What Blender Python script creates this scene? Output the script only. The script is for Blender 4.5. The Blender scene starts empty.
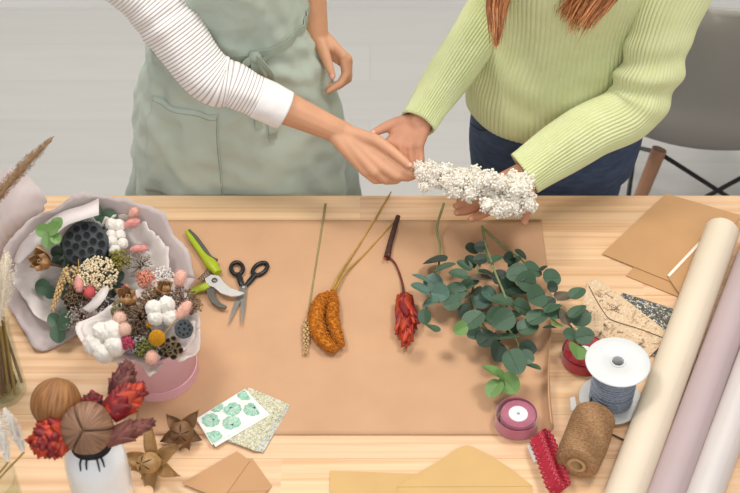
import bpy, bmesh, math, random
from mathutils import Vector, Matrix, noise, Quaternion
R = random.Random(7)
V = Vector
PI = math.pi
scene = bpy.context.scene
COL = scene.collection

# ------------------------------------------------------------------ camera
CAM = V((0, -2.077, 2.68)); PITCH = math.radians(45); F = 1385.0
cam_d = bpy.data.cameras.new('camera'); cam = bpy.data.objects.new('camera', cam_d); COL.objects.link(cam)
cam.location = CAM; cam.rotation_euler = (math.radians(90) - PITCH, 0, 0)
cam_d.sensor_width = 36; cam_d.lens = 36 * F / 740; cam_d.clip_start = .05
cam_d.dof.use_dof = True; cam_d.dof.focus_distance = 2.62; cam_d.dof.aperture_fstop = 5.0
scene.camera = cam
TZ = 0.75                                   # height of the table top

def pt(px, py, z=TZ):
    """world point at height z seen at photo pixel (px, py)"""
    c, s = math.cos(PITCH), math.sin(PITCH)
    dx, dy = px - 370, 246.5 - py
    d = V((dx, F * c + dy * s, -F * s + dy * c))
    return CAM + d * ((z - CAM.z) / d.z)

# ------------------------------------------------------------------ materials
def lin(h):
    h = h.lstrip('#'); o = []
    for i in (0, 2, 4):
        v = int(h[i:i + 2], 16) / 255
        o.append(v / 12.92 if v <= .04045 else ((v + .055) / 1.055) ** 2.4)
    return (*o, 1)
def mix(a, b, t): return tuple(x + (y - x) * t for x, y in zip(a, b))
MATS = {}
def M(name, col, rough=.6, var=.15, scale=40, bump=0., bscale=None, dark=None, stretch=None, metal=0., sheen=0., trans=0., sss=0., coat=0., alpha=1., detail=3):
    if name in MATS: return MATS[name]
    m = bpy.data.materials.new(name); m.use_nodes = True; nt = m.node_tree
    b = nt.nodes['Principled BSDF']; c = lin(col)
    b.inputs['Roughness'].default_value = rough; b.inputs['Metallic'].default_value = metal
    b.inputs['Base Color'].default_value = c
    if sheen: b.inputs['Sheen Weight'].default_value = sheen
    if trans: b.inputs['Transmission Weight'].default_value = trans
    if coat: b.inputs['Coat Weight'].default_value = coat
    if alpha < 1: b.inputs['Alpha'].default_value = alpha
    if sss:
        b.inputs['Subsurface Weight'].default_value = sss; b.inputs['Subsurface Radius'].default_value = (1, .35, .2); b.inputs['Subsurface Scale'].default_value = .006
    if var or bump:
        tc = nt.nodes.new('ShaderNodeTexCoord'); mp = nt.nodes.new('ShaderNodeMapping')
        if stretch: mp.inputs['Scale'].default_value = stretch
        nt.links.new(tc.outputs['Object'], mp.inputs['Vector'])
    if var:
        n = nt.nodes.new('ShaderNodeTexNoise'); n.inputs['Scale'].default_value = scale; n.inputs['Detail'].default_value = detail
        nt.links.new(mp.outputs[0], n.inputs['Vector'])
        r = nt.nodes.new('ShaderNodeValToRGB')
        d = lin(dark) if dark else tuple(v * (1 - 1.6 * var) for v in c[:3]) + (1,)
        l = c if dark else tuple(min(1, v * (1 + .6 * var)) for v in c[:3]) + (1,)
        r.color_ramp.elements[0].position = .3; r.color_ramp.elements[1].position = .7
        r.color_ramp.elements[0].color = d; r.color_ramp.elements[1].color = l
        nt.links.new(n.outputs['Fac'], r.inputs[0]); nt.links.new(r.outputs[0], b.inputs['Base Color'])
    if bump:
        n2 = nt.nodes.new('ShaderNodeTexNoise'); n2.inputs['Scale'].default_value = bscale or scale * 2; n2.inputs['Detail'].default_value = 4
        nt.links.new(mp.outputs[0], n2.inputs['Vector'])
        bp = nt.nodes.new('ShaderNodeBump'); bp.inputs['Strength'].default_value = bump; bp.inputs['Distance'].default_value = .002
        nt.links.new(n2.outputs['Fac'], bp.inputs['Height']); nt.links.new(bp.outputs[0], b.inputs['Normal'])
    MATS[name] = m; return m

def wood_mat(name, base, dark, light, plank, axis='X'):
    """pine boards running along x: plank tint, grain streaks, fine lines"""
    m = bpy.data.materials.new(name); m.use_nodes = True; nt = m.node_tree; N = nt.nodes; L = nt.links
    b = N['Principled BSDF']; b.inputs['Roughness'].default_value = .42
    tc = N.new('ShaderNodeTexCoord'); sp = N.new('ShaderNodeSeparateXYZ'); L.new(tc.outputs['Object'], sp.inputs[0])
    def math_(op, a, bb=None, v=None):
        n = N.new('ShaderNodeMath'); n.operation = op; L.new(a, n.inputs[0])
        if bb is not None: L.new(bb, n.inputs[1])
        if v is not None: n.inputs[1].default_value = v
        return n.outputs[0]
    row = math_('FLOOR', math_('DIVIDE', sp.outputs['Y'], v=plank))
    wn = N.new('ShaderNodeTexWhiteNoise'); wn.noise_dimensions = '1D'; L.new(row, wn.inputs['W'])
    seg = math_('FLOOR', math_('ADD', math_('MULTIPLY', sp.outputs['X'], v=1.1), math_('MULTIPLY', wn.outputs['Value'], v=5)))
    wn2 = N.new('ShaderNodeTexWhiteNoise'); wn2.noise_dimensions = '2D'
    cb = N.new('ShaderNodeCombineXYZ'); L.new(row, cb.inputs[0]); L.new(seg, cb.inputs[1]); L.new(cb.outputs[0], wn2.inputs['Vector'])
    # grain coordinates shifted per board
    cg = N.new('ShaderNodeCombineXYZ')
    L.new(math_('ADD', math_('MULTIPLY', sp.outputs['X'], v=1.6), math_('MULTIPLY', wn2.outputs['Value'], v=31)), cg.inputs[0])
    L.new(math_('ADD', math_('MULTIPLY', sp.outputs['Y'], v=75), math_('MULTIPLY', wn2.outputs['Value'], v=77)), cg.inputs[1])
    no = N.new('ShaderNodeTexNoise'); no.inputs['Scale'].default_value = 1.; no.inputs['Detail'].default_value = 5; no.inputs['Distortion'].default_value = .6
    L.new(cg.outputs[0], no.inputs['Vector'])
    r1 = N.new('ShaderNodeValToRGB'); e = r1.color_ramp.elements
    e[0].position = .34; e[0].color = lin(dark); e[1].position = .62; e[1].color = lin(light)
    e2 = r1.color_ramp.elements.new(.47); e2.color = lin(base)
    L.new(no.outputs['Fac'], r1.inputs[0])
    hs = N.new('ShaderNodeHueSaturation'); L.new(r1.outputs[0], hs.inputs['Color'])
    L.new(math_('ADD', math_('MULTIPLY', wn2.outputs['Value'], v=.10), v=.94), hs.inputs['Value'])
    L.new(math_('ADD', math_('MULTIPLY', wn2.outputs['Color'], v=.008), v=.496), hs.inputs['Hue'])
    # thin joint line
    fr = math_('FRACT', math_('DIVIDE', sp.outputs['Y'], v=plank))
    ln = math_('LESS_THAN', fr, v=.012)
    mx = N.new('ShaderNodeMixRGB'); mx.blend_type = 'MULTIPLY'; mx.inputs[2].default_value = (.72, .62, .5, 1)
    L.new(ln, mx.inputs[0]); L.new(hs.outputs[0], mx.inputs[1]); L.new(mx.outputs[0], b.inputs['Base Color'])
    bp = N.new('ShaderNodeBump'); bp.inputs['Strength'].default_value = .08; bp.inputs['Distance'].default_value = .001
    L.new(no.outputs['Fac'], bp.inputs['Height']); L.new(bp.outputs[0], b.inputs['Normal'])
    return m

def translucent(name, col, rough=.6, fac=.35, alpha=1.):
    m = bpy.data.materials.new(name); m.use_nodes = True; nt = m.node_tree
    b = nt.nodes['Principled BSDF']; b.inputs['Base Color'].default_value = lin(col); b.inputs['Roughness'].default_value = rough
    b.inputs['Alpha'].default_value = alpha
    t = nt.nodes.new('ShaderNodeBsdfTranslucent'); t.inputs[0].default_value = lin(col)
    mx = nt.nodes.new('ShaderNodeMixShader'); mx.inputs[0].default_value = fac
    nt.links.new(b.outputs[0], mx.inputs[1]); nt.links.new(t.outputs[0], mx.inputs[2])
    nt.links.new(mx.outputs[0], nt.nodes['Material Output'].inputs[0]); return m

# ------------------------------------------------------------------ mesh builder
def frame(d, up=V((0, 0, 1))):
    d = d.normalized()
    if abs(d.dot(up)) > .97: up = V((0, 1, 0))
    x = up.cross(d).normalized(); return x, d.cross(x).normalized(), d
def catmull(P, n):
    P = [V(p) for p in P]
    if len(P) == 2: return [P[0].lerp(P[1], i / n) for i in range(n + 1)]
    Q = [P[0] * 2 - P[1]] + P + [P[-1] * 2 - P[-2]]; out = []
    m = len(P) - 1
    for i in range(n + 1):
        t = i / n * m; k = min(int(t), m - 1); t -= k
        a, b, c, d = Q[k:k + 4]
        out.append(.5 * ((2 * b) + (c - a) * t + (2 * a - 5 * b + 4 * c - d) * t * t + (3 * b - a - 3 * c + d) * t ** 3))
    return out
def interp(vals, t):
    m = len(vals) - 1; x = max(0, min(1, t)) * m; k = min(int(x), m - 1); f = x - k
    f = f * f * (3 - 2 * f) if m > 1 else f
    return vals[k] * (1 - f) + vals[k + 1] * f
class MB:
    def __init__(s): s.v = []; s.f = []; s.mi = []; s.sm = []
    def add(s, vs, fs, mi=0, smooth=True):
        o = len(s.v); s.v += [V(v) for v in vs]
        for f in fs: s.f.append(tuple(i + o for i in f)); s.mi.append(mi); s.sm.append(smooth)
        return s
    def rings(s, rings, mi=0, cap0=True, cap1=True, closed=True, smooth=True):
        n = len(rings[0]); vs = [p for r in rings for p in r]; fs = []
        for i in range(len(rings) - 1):
            for j in range(n if closed else n - 1):
                a = i * n + j; b = i * n + (j + 1) % n
                fs.append((a, b, b + n, a + n))
        if cap0: fs.append(tuple(range(n - 1, -1, -1)))
        if cap1: fs.append(tuple((len(rings) - 1) * n + j for j in range(n)))
        return s.add(vs, fs, mi, smooth)
    def tube(s, P, rad, n=8, m=None, mi=0, caps=True, up=V((0, 0, 1)), flat=1., fn=None):
        if not isinstance(rad, (list, tuple)): rad = [rad, rad]
        m = m or max(2, (len(P) - 1) * 4)
        C = catmull(P, m); rs = []; x = None
        for i, c in enumerate(C):
            d = (C[min(i + 1, m)] - C[max(i - 1, 0)])
            if d.length < 1e-9: d = V((0, 0, 1))
            d.normalize()
            if x is None: x, y, _ = frame(d, up)
            else:
                x = (x - d * x.dot(d)).normalized(); y = d.cross(x)
            r = interp(rad, i / m)
            ring = []
            for j in range(n):
                a = 2 * PI * j / n; k = r + (fn(a, i / m) if fn else 0)
                ring.append(c + x * math.cos(a) * k + y * math.sin(a) * k * flat)
            rs.append(ring)
        return s.rings(rs, mi, caps, caps)
    def lathe(s, prof, c=V((0, 0, 0)), axis=V((0, 0, 1)), n=32, mi=0, caps=(True, True), fn=None, smooth=True):
        x, y, d = frame(V(axis)); rs = []
        for (r, h) in prof:
            rs.append([V(c) + d * h + (x * math.cos(2 * PI * j / n) + y * math.sin(2 * PI * j / n)) * (r * (fn(2 * PI * j / n, h) if fn else 1)) for j in range(n)])
        return s.rings(rs, mi, caps[0], caps[1], smooth=smooth)
    def ell(s, c, r, n=12, m=8, mi=0, mat=None, fn=None):
        r = V((r, r, r)) if not hasattr(r, '__len__') else V(r); rs = []
        for i in range(m + 1):
            a = PI * (.02 + .96 * i / m) if 0 < i < m else (0.03 if i == 0 else PI - .03)
            ring = []
            for j in range(n):
                b = 2 * PI * j / n
                u = V((math.sin(a) * math.cos(b), math.sin(a) * math.sin(b), -math.cos(a)))
                k = fn(u) if fn else 1
                q = V((u.x * r.x, u.y * r.y, u.z * r.z)) * k
                ring.append(V(c) + (mat @ q if mat else q))
            rs.append(ring)
        return s.rings(rs, mi)
    def blob(s, c, r, mi=0):
        """small octahedral ball"""
        c = V(c); t = r * .68
        vs = [c + V(p) * r for p in ((1, 0, 0), (-1, 0, 0), (0, 1, 0), (0, -1, 0), (0, 0, 1), (0, 0, -1))]
        return s.add(vs, [(0, 2, 4), (2, 1, 4), (1, 3, 4), (3, 0, 4), (2, 0, 5), (1, 2, 5), (3, 1, 5), (0, 3, 5)], mi)
    def capsule(s, a, b, ra, rb, n=14):
        a, b = V(a), V(b); d = b - a
        x, y, d_ = frame(d if d.length > 1e-6 else V((0, 0, 1))); rs = []; prof = []
        for i in range(5): t = PI / 2 * i / 5; prof.append((a - d_ * ra * math.cos(t + .02), ra * math.sin(t + .02)))
        prof.append((a, ra)); prof.append((b, rb))
        for i in range(1, 6): t = PI / 2 * i / 5; prof.append((b + d_ * rb * math.sin(t - .02), rb * math.cos(t - .02)))
        for c, r in prof: rs.append([c + (x * math.cos(2 * PI * j / n) + y * math.sin(2 * PI * j / n)) * r for j in range(n)])
        return s.rings(rs)
    def chain(s, P, rad):
        for i in range(len(P) - 1): s.capsule(P[i], P[i + 1], rad[i], rad[i + 1])
        return s
    def prism(s, poly, z0, z1, mi=0, smooth=False, side=None):
        n = len(poly); vs = [V((p[0], p[1], z0)) for p in poly] + [V((p[0], p[1], z1)) for p in poly]
        ar = sum(poly[i][0] * poly[(i + 1) % n][1] - poly[(i + 1) % n][0] * poly[i][1] for i in range(n))
        if ar < 0: vs = vs[:n][::-1] + vs[n:][::-1]
        s.add(vs, [tuple(range(n - 1, -1, -1)), tuple(range(n, 2 * n))], mi, smooth)
        return s.add(vs, [(i, (i + 1) % n, n + (i + 1) % n, n + i) for i in range(n)], mi if side is None else side, smooth)
    def box(s, lo, hi, mi=0):
        return s.prism([(lo[0], lo[1]), (hi[0], lo[1]), (hi[0], hi[1]), (lo[0], hi[1])], lo[2], hi[2], mi)
    def grid(s, fn, nu, nv, mi=0, closed=False):
        vs = [fn(i / nu, j / nv) for i in range(nu + 1) for j in range(nv + 1)]
        return s.add(vs, [(i * (nv + 1) + j, (i + 1) * (nv + 1) + j, (i + 1) * (nv + 1) + j + 1, i * (nv + 1) + j + 1) for i in range(nu) for j in range(nv)], mi)
    def xform(s, mt):
        s.v = [mt @ v for v in s.v]; return s
    def merge(s, o, mt=None, mi=None):
        k = len(s.v); s.v += [mt @ v if mt else v.copy() for v in o.v]
        s.f += [tuple(i + k for i in f) for f in o.f]; s.mi += [mi if mi is not None else q for q in o.mi]; s.sm += list(o.sm); return s
    def mesh(s, name, mats, off=V((0, 0, 0))):
        me = bpy.data.meshes.new(name); me.from_pydata([v - off for v in s.v], [], s.f)
        for m in (mats if isinstance(mats, (list, tuple)) else [mats]): me.materials.append(m)
        me.polygons.foreach_set('material_index', s.mi); me.polygons.foreach_set('use_smooth', s.sm)
        me.update()
        if len(s.f) < 40000: me.set_sharp_from_angle(angle=math.radians(72))
        return me

OFF = {}
def thing(name, loc, label, cat, group=None, rot=None):
    o = bpy.data.objects.new(name, None); o.empty_display_size = .02; COL.objects.link(o); o.location = loc
    if rot is not None: o.rotation_mode = 'QUATERNION'; o.rotation_quaternion = rot
    OFF[o.name] = V(loc) if rot is None else V((0, 0, 0)); return tag(o, label, cat, group)
def tag(o, label=None, cat=None, group=None, kind=None):
    if label: o['label'] = label
    if cat: o['category'] = cat
    if group: o['group'] = group
    if kind: o['kind'] = kind
    return o
def part(name, mb, mats, parent, label=None, kind=None):
    off = OFF.get(parent.name, V((0, 0, 0)))
    o = bpy.data.objects.new(name, mb.mesh(name, mats, off)); COL.objects.link(o); o.parent = parent; OFF[o.name] = off
    return tag(o, label, None, None, kind)
def solo(name, mb, mats, loc, label, cat, group=None, kind=None):
    """a thing that is one mesh, its origin at loc"""
    o = bpy.data.objects.new(name, mb.mesh(name, mats, V(loc))); COL.objects.link(o); o.location = loc; OFF[o.name] = V(loc)
    return tag(o, label, cat, group, kind)
def struct(name, mb, mats):
    return tag(bpy.data.objects.new(name, mb.mesh(name, mats)), kind='structure') if False else _struct(name, mb, mats)
def _struct(name, mb, mats):
    o = bpy.data.objects.new(name, mb.mesh(name, mats)); COL.objects.link(o); o['kind'] = 'structure'; return o
def copy_tree(o, parent=None):
    c = o.copy(); COL.objects.link(c)
    if parent: c.parent = parent
    for ch in list(o.children): copy_tree(ch, c)
    return c
def face_quat(d, roll=0.):
    """rotation taking +Z to d"""
    return V((0, 0, 1)).rotation_difference(V(d).normalized()) @ Quaternion((0, 0, 1), roll)
def solid(o, th, offset=-1):
    m = o.modifiers.new('thickness', 'SOLIDIFY'); m.thickness = th; m.offset = offset; return o
def bev(o, w, seg=2):
    m = o.modifiers.new('bevel', 'BEVEL'); m.width = w; m.segments = seg; m.limit_method = 'ANGLE'; return o
def thin_glass(name, tint='#f6faf7', f0=.06):
    m = bpy.data.materials.new(name); m.use_nodes = True; nt = m.node_tree; N = nt.nodes; L = nt.links
    t = N.new('ShaderNodeBsdfTransparent'); t.inputs[0].default_value = lin(tint); g = N.new('ShaderNodeBsdfGlossy'); g.inputs['Roughness'].default_value = .03
    fr = N.new('ShaderNodeLayerWeight'); fr.inputs[0].default_value = .5; pw = N.new('ShaderNodeMath'); pw.operation = 'POWER'; pw.inputs[1].default_value = 3.; L.new(fr.outputs['Facing'], pw.inputs[0])
    ma = N.new('ShaderNodeMath'); ma.operation = 'MULTIPLY_ADD'; ma.inputs[1].default_value = .3; ma.inputs[2].default_value = .015; L.new(pw.outputs[0], ma.inputs[0]); mx = N.new('ShaderNodeMixShader'); L.new(ma.outputs[0], mx.inputs[0])
    L.new(t.outputs[0], mx.inputs[1]); L.new(g.outputs[0], mx.inputs[2]); L.new(mx.outputs[0], N['Material Output'].inputs[0]); return m
def nz(p, sc): return noise.noise(V(p) * sc)
# ------------------------------------------------------------------ setting
floor_m = bpy.data.materials.new('floor boards'); floor_m.use_nodes = True
def _floor():
    nt = floor_m.node_tree; N = nt.nodes; L = nt.links; b = N['Principled BSDF']; b.inputs['Roughness'].default_value = .5
    tc = N.new('ShaderNodeTexCoord')
    br = N.new('ShaderNodeTexBrick'); br.inputs['Scale'].default_value = 1; br.inputs['Brick Width'].default_value = 1.3; br.inputs['Row Height'].default_value = .19
    br.inputs['Mortar Size'].default_value = .0016; br.inputs['Mortar Smooth'].default_value = .6
    br.inputs['Color1'].default_value = lin('#c9c8c4'); br.inputs['Color2'].default_value = lin('#c3c2be'); br.inputs['Mortar'].default_value = lin('#b8b7b3')
    L.new(tc.outputs['Object'], br.inputs['Vector'])
    mp = N.new('ShaderNodeMapping'); mp.inputs['Scale'].default_value = (1.2, 14, 1); L.new(tc.outputs['Object'], mp.inputs['Vector'])
    no = N.new('ShaderNodeTexNoise'); no.inputs['Scale'].default_value = 2.5; no.inputs['Detail'].default_value = 5; L.new(mp.outputs[0], no.inputs['Vector'])
    mx = N.new('ShaderNodeMixRGB'); mx.blend_type = 'OVERLAY'; mx.inputs[0].default_value = .07; L.new(br.outputs['Color'], mx.inputs[1]); L.new(no.outputs['Fac'], mx.inputs[2])
    L.new(mx.outputs[0], b.inputs['Base Color'])
_floor()
struct('floor', MB().box((-4, -3.6, -.05), (4, 1.74, 0)), floor_m)
struct('wall_back', MB().box((-4, 1.74, -.05), (4, 1.84, 3.3)), M('wall paint', '#dedcd8', .8, .03, 3))
struct('baseboard_back', MB().box((-4, 1.72, 0), (4, 1.74, .09)), M('white gloss paint', '#eeeeec', .4, 0))

pine = wood_mat('pine boards', '#dcb48b', '#d0a378', '#e2bf98', .095)
pine_leg = M('pine legs', '#ddb283', .5, .1, 8)
tb = thing('work_table', V((0, -.47, 0)), 'long pale pine work table made of glued boards, under everything', 'table')
bev(part('tabletop', MB().box((-1.3, -.95, TZ - .04), (1.3, 0, TZ)), pine, tb), .003)
for x in (-1.2, 1.2):
    for y in (-.86, -.09):
        part('leg', MB().box((x - .035, y - .035, 0), (x + .035, y + .035, TZ - .04)), pine_leg, tb)
for y in (-.86, -.09): part('apron_rail', MB().box((-1.165, y - .012, TZ - .13), (1.165, y + .012, TZ - .04)), pine_leg, tb)

# ------------------------------------------------------------------ kraft sheet
kraft = M('kraft paper', '#c49a76', .75, .05, 9, .15, 260)
def kraft_fn(u, v):
    x = -.409 + .753 * u; y = -.610 + .536 * v; z = TZ + .0012 + .0006 * (1 + nz((x, y, 0), 9))
    # the right edge rolls up towards the front corner
    k = max(0, min(1, (.80 - v) / .75)) ; k = k * k * (3 - 2 * k)
    e = x - (.344 - .046)
    if e > 0 and k > 0:
        r = .0175; s = e * 1.0; a = s / r * k * .92
        if a > 1e-4:
            rr = s / a
            x = .298 + rr * math.sin(a); z += rr * (1 - math.cos(a))
        else: x = .298 + s
    return V((x, y, z))
ks = solo('kraft_sheet', MB().grid(kraft_fn, 150, 40), kraft, pt(355, 330), 'large brown kraft paper sheet spread flat in the middle of the table', 'paper')
solid(ks, .0006, 1)

# ------------------------------------------------------------------ flat paper goods
def quad(pts, z): return [pt(x, y, z) for x, y in pts]
def card(name, px, z, th, mats, label, cat, group=None, extra=None):
    P = quad(px, z); c = sum(P, V()) / len(P); c.z = z
    mb = MB().prism([(p.x, p.y) for p in P], z, z + th, 0)
    if extra: extra(mb, P, z + th)
    return solo(name, mb, mats, c, label, cat, group)
def bil(P, u, v):
    return P[0].lerp(P[1], u).lerp(P[3].lerp(P[2], u), v)

white_card = M('white card', '#e6e7e0', .6, .02)
leaf_ink = M('leaf print ink', '#95c6ae', .6, .25, 160, stretch=(1, 1, 1)); leaf_ink2 = M('leaf print dark', '#c4dfd1', .6, .2, 120); twig_ink = M('twig print ink', '#d9c6ae', .6, 0)
def leaf_print(mb, P, z):
    W = (P[1] - P[0]); H = (P[3] - P[0])
    def leaf(u, v, s, a):
        c = bil(P, u, v); vs = []
        n = 36
        for i in range(n):
            t = 2 * PI * i / n; r = s * (1 - .10 * max(0, math.cos(t * 9)) - .25 * max(0, math.cos(t) - .86) * 5)
            vs.append(V((c.x + math.cos(t + a) * r, c.y + math.sin(t + a) * r * .92, z + .00025)))
        inside = lambda q: True
        # clip to card
        cl = []
        for q in vs:
            d = q - P[0]
            # solve in card axes
            det = W.x * H.y - W.y * H.x
            uu = (d.x * H.y - d.y * H.x) / det; vv = (W.x * d.y - W.y * d.x) / det
            uu = min(.985, max(.015, uu)); vv = min(.985, max(.015, vv)); k = P[0] + W * uu + H * vv
            cl.append(V((k.x, k.y, z + .00025)))
        ar = sum(cl[i].x * cl[(i + 1) % n].y - cl[(i + 1) % n].x * cl[i].y for i in range(n))
        mb.add(cl if ar > 0 else cl[::-1], [tuple(range(n))], 1, False)
        # ribs
        for k in range(-3, 4):
            t = a + PI + k * .42
            p0 = c + V((math.cos(a), math.sin(a), 0)) * s * (.55 - .1 * abs(k)) ; p1 = c + V((math.cos(t), math.sin(t) * .92, 0)) * s * .82
            d = (p1 - p0); nn = V((-d.y, d.x, 0)).normalized() * .0006
            q = [p0 - nn, p1 - nn, p1 + nn, p0 + nn]; ok = True
            for w in q:
                dd = w - P[0]; det = W.x * H.y - W.y * H.x
                uu = (dd.x * H.y - dd.y * H.x) / det; vv = (W.x * dd.y - W.y * dd.x) / det
                ok &= 0 < uu < 1 and 0 < vv < 1
            if ok: mb.add([V((w.x, w.y, z + .0004)) for w in q], [(0, 1, 2, 3)], 2, False)
    for u, v, s, a in ((.20, .30, .0165, .4), (.60, .34, .0165, 2.4), (.95, .15, .0165, 1.2), (.08, .80, .016, 2.0), (.45, .70, .0168, 5.2), (.86, .66, .0168, .9), (.40, .02, .013, 3.5)):
        leaf(u, v, s, a)
    for u0, v0, u1, v1 in ((.30, .62, .62, .55), (.76, .20, .82, .45), (.40, .1, .46, .35)):
        a, b = bil(P, u0, v0), bil(P, u1, v1); d = b - a; nn = V((-d.y, d.x, 0)).normalized() * .0006
        q = [a - nn, b - nn, b + nn, a + nn]; mb.add([V((w.x, w.y, z + .0003)) for w in q], [(0, 1, 2, 3)], 3, False)
TOPC = [(196, 419), (245, 389), (268, 414), (212, 445)]
def ditsy(name, bg, inks, sc=300):
    """small scattered print: voronoi flecks in two inks over a ground"""
    m = bpy.data.materials.new(name); m.use_nodes = True; nt = m.node_tree; N = nt.nodes; L = nt.links; b = N['Principled BSDF']; b.inputs['Roughness'].default_value = .6
    tc = N.new('ShaderNodeTexCoord'); prev = None
    cur = N.new('ShaderNodeRGB'); cur.outputs[0].default_value = lin(bg); out = cur.outputs[0]
    for k, (ink, th, s2) in enumerate(inks):
        mp = N.new('ShaderNodeMapping'); mp.inputs['Location'].default_value = (k * .37, k * .71, 0); L.new(tc.outputs['Object'], mp.inputs['Vector'])
        no = N.new('ShaderNodeTexNoise'); no.inputs['Scale'].default_value = sc * .7; L.new(mp.outputs[0], no.inputs['Vector'])
        ad = N.new('ShaderNodeMixRGB'); ad.inputs[0].default_value = .03; L.new(mp.outputs[0], ad.inputs[1]); L.new(no.outputs['Color'], ad.inputs[2])
        vo = N.new('ShaderNodeTexVoronoi'); vo.inputs['Scale'].default_value = sc * s2; L.new(ad.outputs[0], vo.inputs['Vector'])
        lt = N.new('ShaderNodeMath'); lt.operation = 'LESS_THAN'; lt.inputs[1].default_value = th; L.new(vo.outputs['Distance'], lt.inputs[0])
        mx = N.new('ShaderNodeMixRGB'); mx.inputs[2].default_value = lin(ink); L.new(lt.outputs[0], mx.inputs[0]); L.new(out, mx.inputs[1]); out = mx.outputs[0]
    L.new(out, b.inputs['Base Color']); return m
dit = ditsy('small floral print', '#d3d0bd', [('#a8a67c', .42, .8), ('#7c8a56', .30, .9), ('#b09a70', .28, 1.1), ('#5b6a4a', .2, 1.2)], 210)
dit2 = ditsy('small grey floral print', '#cfcfcc', [('#9aa08e', .4, .9), ('#74809a', .28, 1.0), ('#8a8a7a', .25, 1.2)], 210)
z0 = TZ + .0022
fan = [([(251, 390), (290, 406), (263, 453), (224, 437)], 'pale grey floral printed card, lowest and furthest right of the printed card fan', dit2),
       ([(251, 389), (290, 405), (260, 452), (222, 438)], 'green and beige floral card, second from the bottom of the printed card fan', dit),
       ([(250, 388), (289, 404.5), (257.5, 451.5), (221, 439)], 'pale grey floral card, third from the bottom of the printed card fan', dit2),
       ([(249, 387.5), (288, 404), (255, 451), (222, 438)], 'green and beige floral card directly beneath the leaf print cards', dit)]
for i, (q, lb, mm) in enumerate(fan):
    card('greeting_card', q, z0 + i * .0011, .0008, mm, lb, 'card', 'small floral print cards in a fan')
card('greeting_card', [(199, 421.5), (246, 391), (270, 415), (215.5, 447)], z0 + .0045, .0008, white_card, 'white card peeking out directly under the green leaf print card', 'card', 'leaf print cards')
card('greeting_card', TOPC, z0 + .0056, .0008, [white_card, leaf_ink, leaf_ink2, twig_ink], 'white card printed with round green tropical leaves, top of the card pile', 'card', 'leaf print cards', leaf_print)

env_k = M('brown envelope paper', '#be9166', .7, .04, 12, .1, 300); env_g = M('golden envelope paper', '#cba66c', .7, .04, 12, .1, 300); env_m = M('manila envelope paper', '#bf9365', .7, .04, 12, .1, 300)
fold_k = M('envelope fold shade', '#a97c50', .7, .0); edge_w = M('white envelope edge', '#efe6d8', .6, 0)
def envelope(name, quad_px, z, mat_, label, group, flap=None, white=None):
    """thin folded pocket with a pointed flap (parts: body, flap)"""
    P = quad(quad_px, z); c = sum(P, V()) / 4; c.z = z
    t = thing(name, c, label, 'envelope', group)
    bev(part('body', MB().prism([(p.x, p.y) for p in P], z, z + .0012), mat_, t), .0004, 1)
    if flap:
        Q = quad(flap, z); zf = z + .0013
        part('flap', MB().prism([(p.x, p.y) for p in Q], zf, zf + .0006), mat_, t)
    if white:
        Q = quad(white, z); part('white_edge', MB().prism([(p.x, p.y) for p in Q], z + .0021, z + .0024), edge_w, t, 'white strip along the flap edge')
    return t
# lower left fan of brown envelopes
envelope('kraft_envelope', [(252, 458), (272, 486), (238, 540), (205, 500)], TZ + .0012, env_k, 'brown envelope at the bottom of the fan, only its right edge showing', 'brown envelopes beside the dried pods')
envelope('kraft_envelope', [(249, 458), (268, 490), (230, 540), (203, 495)], TZ + .0030, env_k, 'middle brown envelope of the fan, pointed flap under the top one', 'brown envelopes beside the dried pods', flap=[(249, 459), (268, 491), (228, 493)])
envelope('kraft_envelope', [(237, 451.5), (250, 461), (222, 500), (182, 483.5)], TZ + .0052, env_k, 'brown envelope on top of the fan beside the dried seed pods', 'brown envelopes beside the dried pods')
# golden envelopes at the front edge
envelope('golden_envelope', [(330, 471), (436, 475), (436, 545), (328, 545)], TZ + .0012, env_g, 'golden envelope lying left and below the other at the front edge', 'golden envelopes at the front edge')
envelope('golden_envelope', [(398, 486.5), (532, 486), (536, 550), (398, 550)], TZ + .0034, env_g, 'golden envelope with its rounded pointed flap open, front edge of table', 'golden envelopes at the front edge',
         flap=[(397, 487.5), (416, 475), (440, 461), (455, 450.5), (463, 446.5), (468, 445.8), (474, 448), (490, 456), (512, 470), (533, 487)])
# upper right brown envelopes
envelope('manila_envelope', [(690, 205), (745, 225), (678, 297), (626, 276)], TZ + .0012, env_m, 'brown envelope underneath two others by the cream paper roll', 'brown envelopes behind the rolls')
envelope('manila_envelope', [(666, 194), (742, 216), (683, 287), (602, 254)], TZ + .0032, env_m, 'large brown envelope reaching furthest back and left at the table edge', 'brown envelopes behind the rolls')
envelope('manila_envelope', [(711, 230), (735, 236), (681, 296.5), (667, 276)], TZ + .0054, env_m, 'brown envelope with a white edged flap, topmost beside the cream roll', 'brown envelopes behind the rolls',
         white=[(710, 230.5), (712.5, 232), (669.5, 277.5), (667, 276)])
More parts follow.
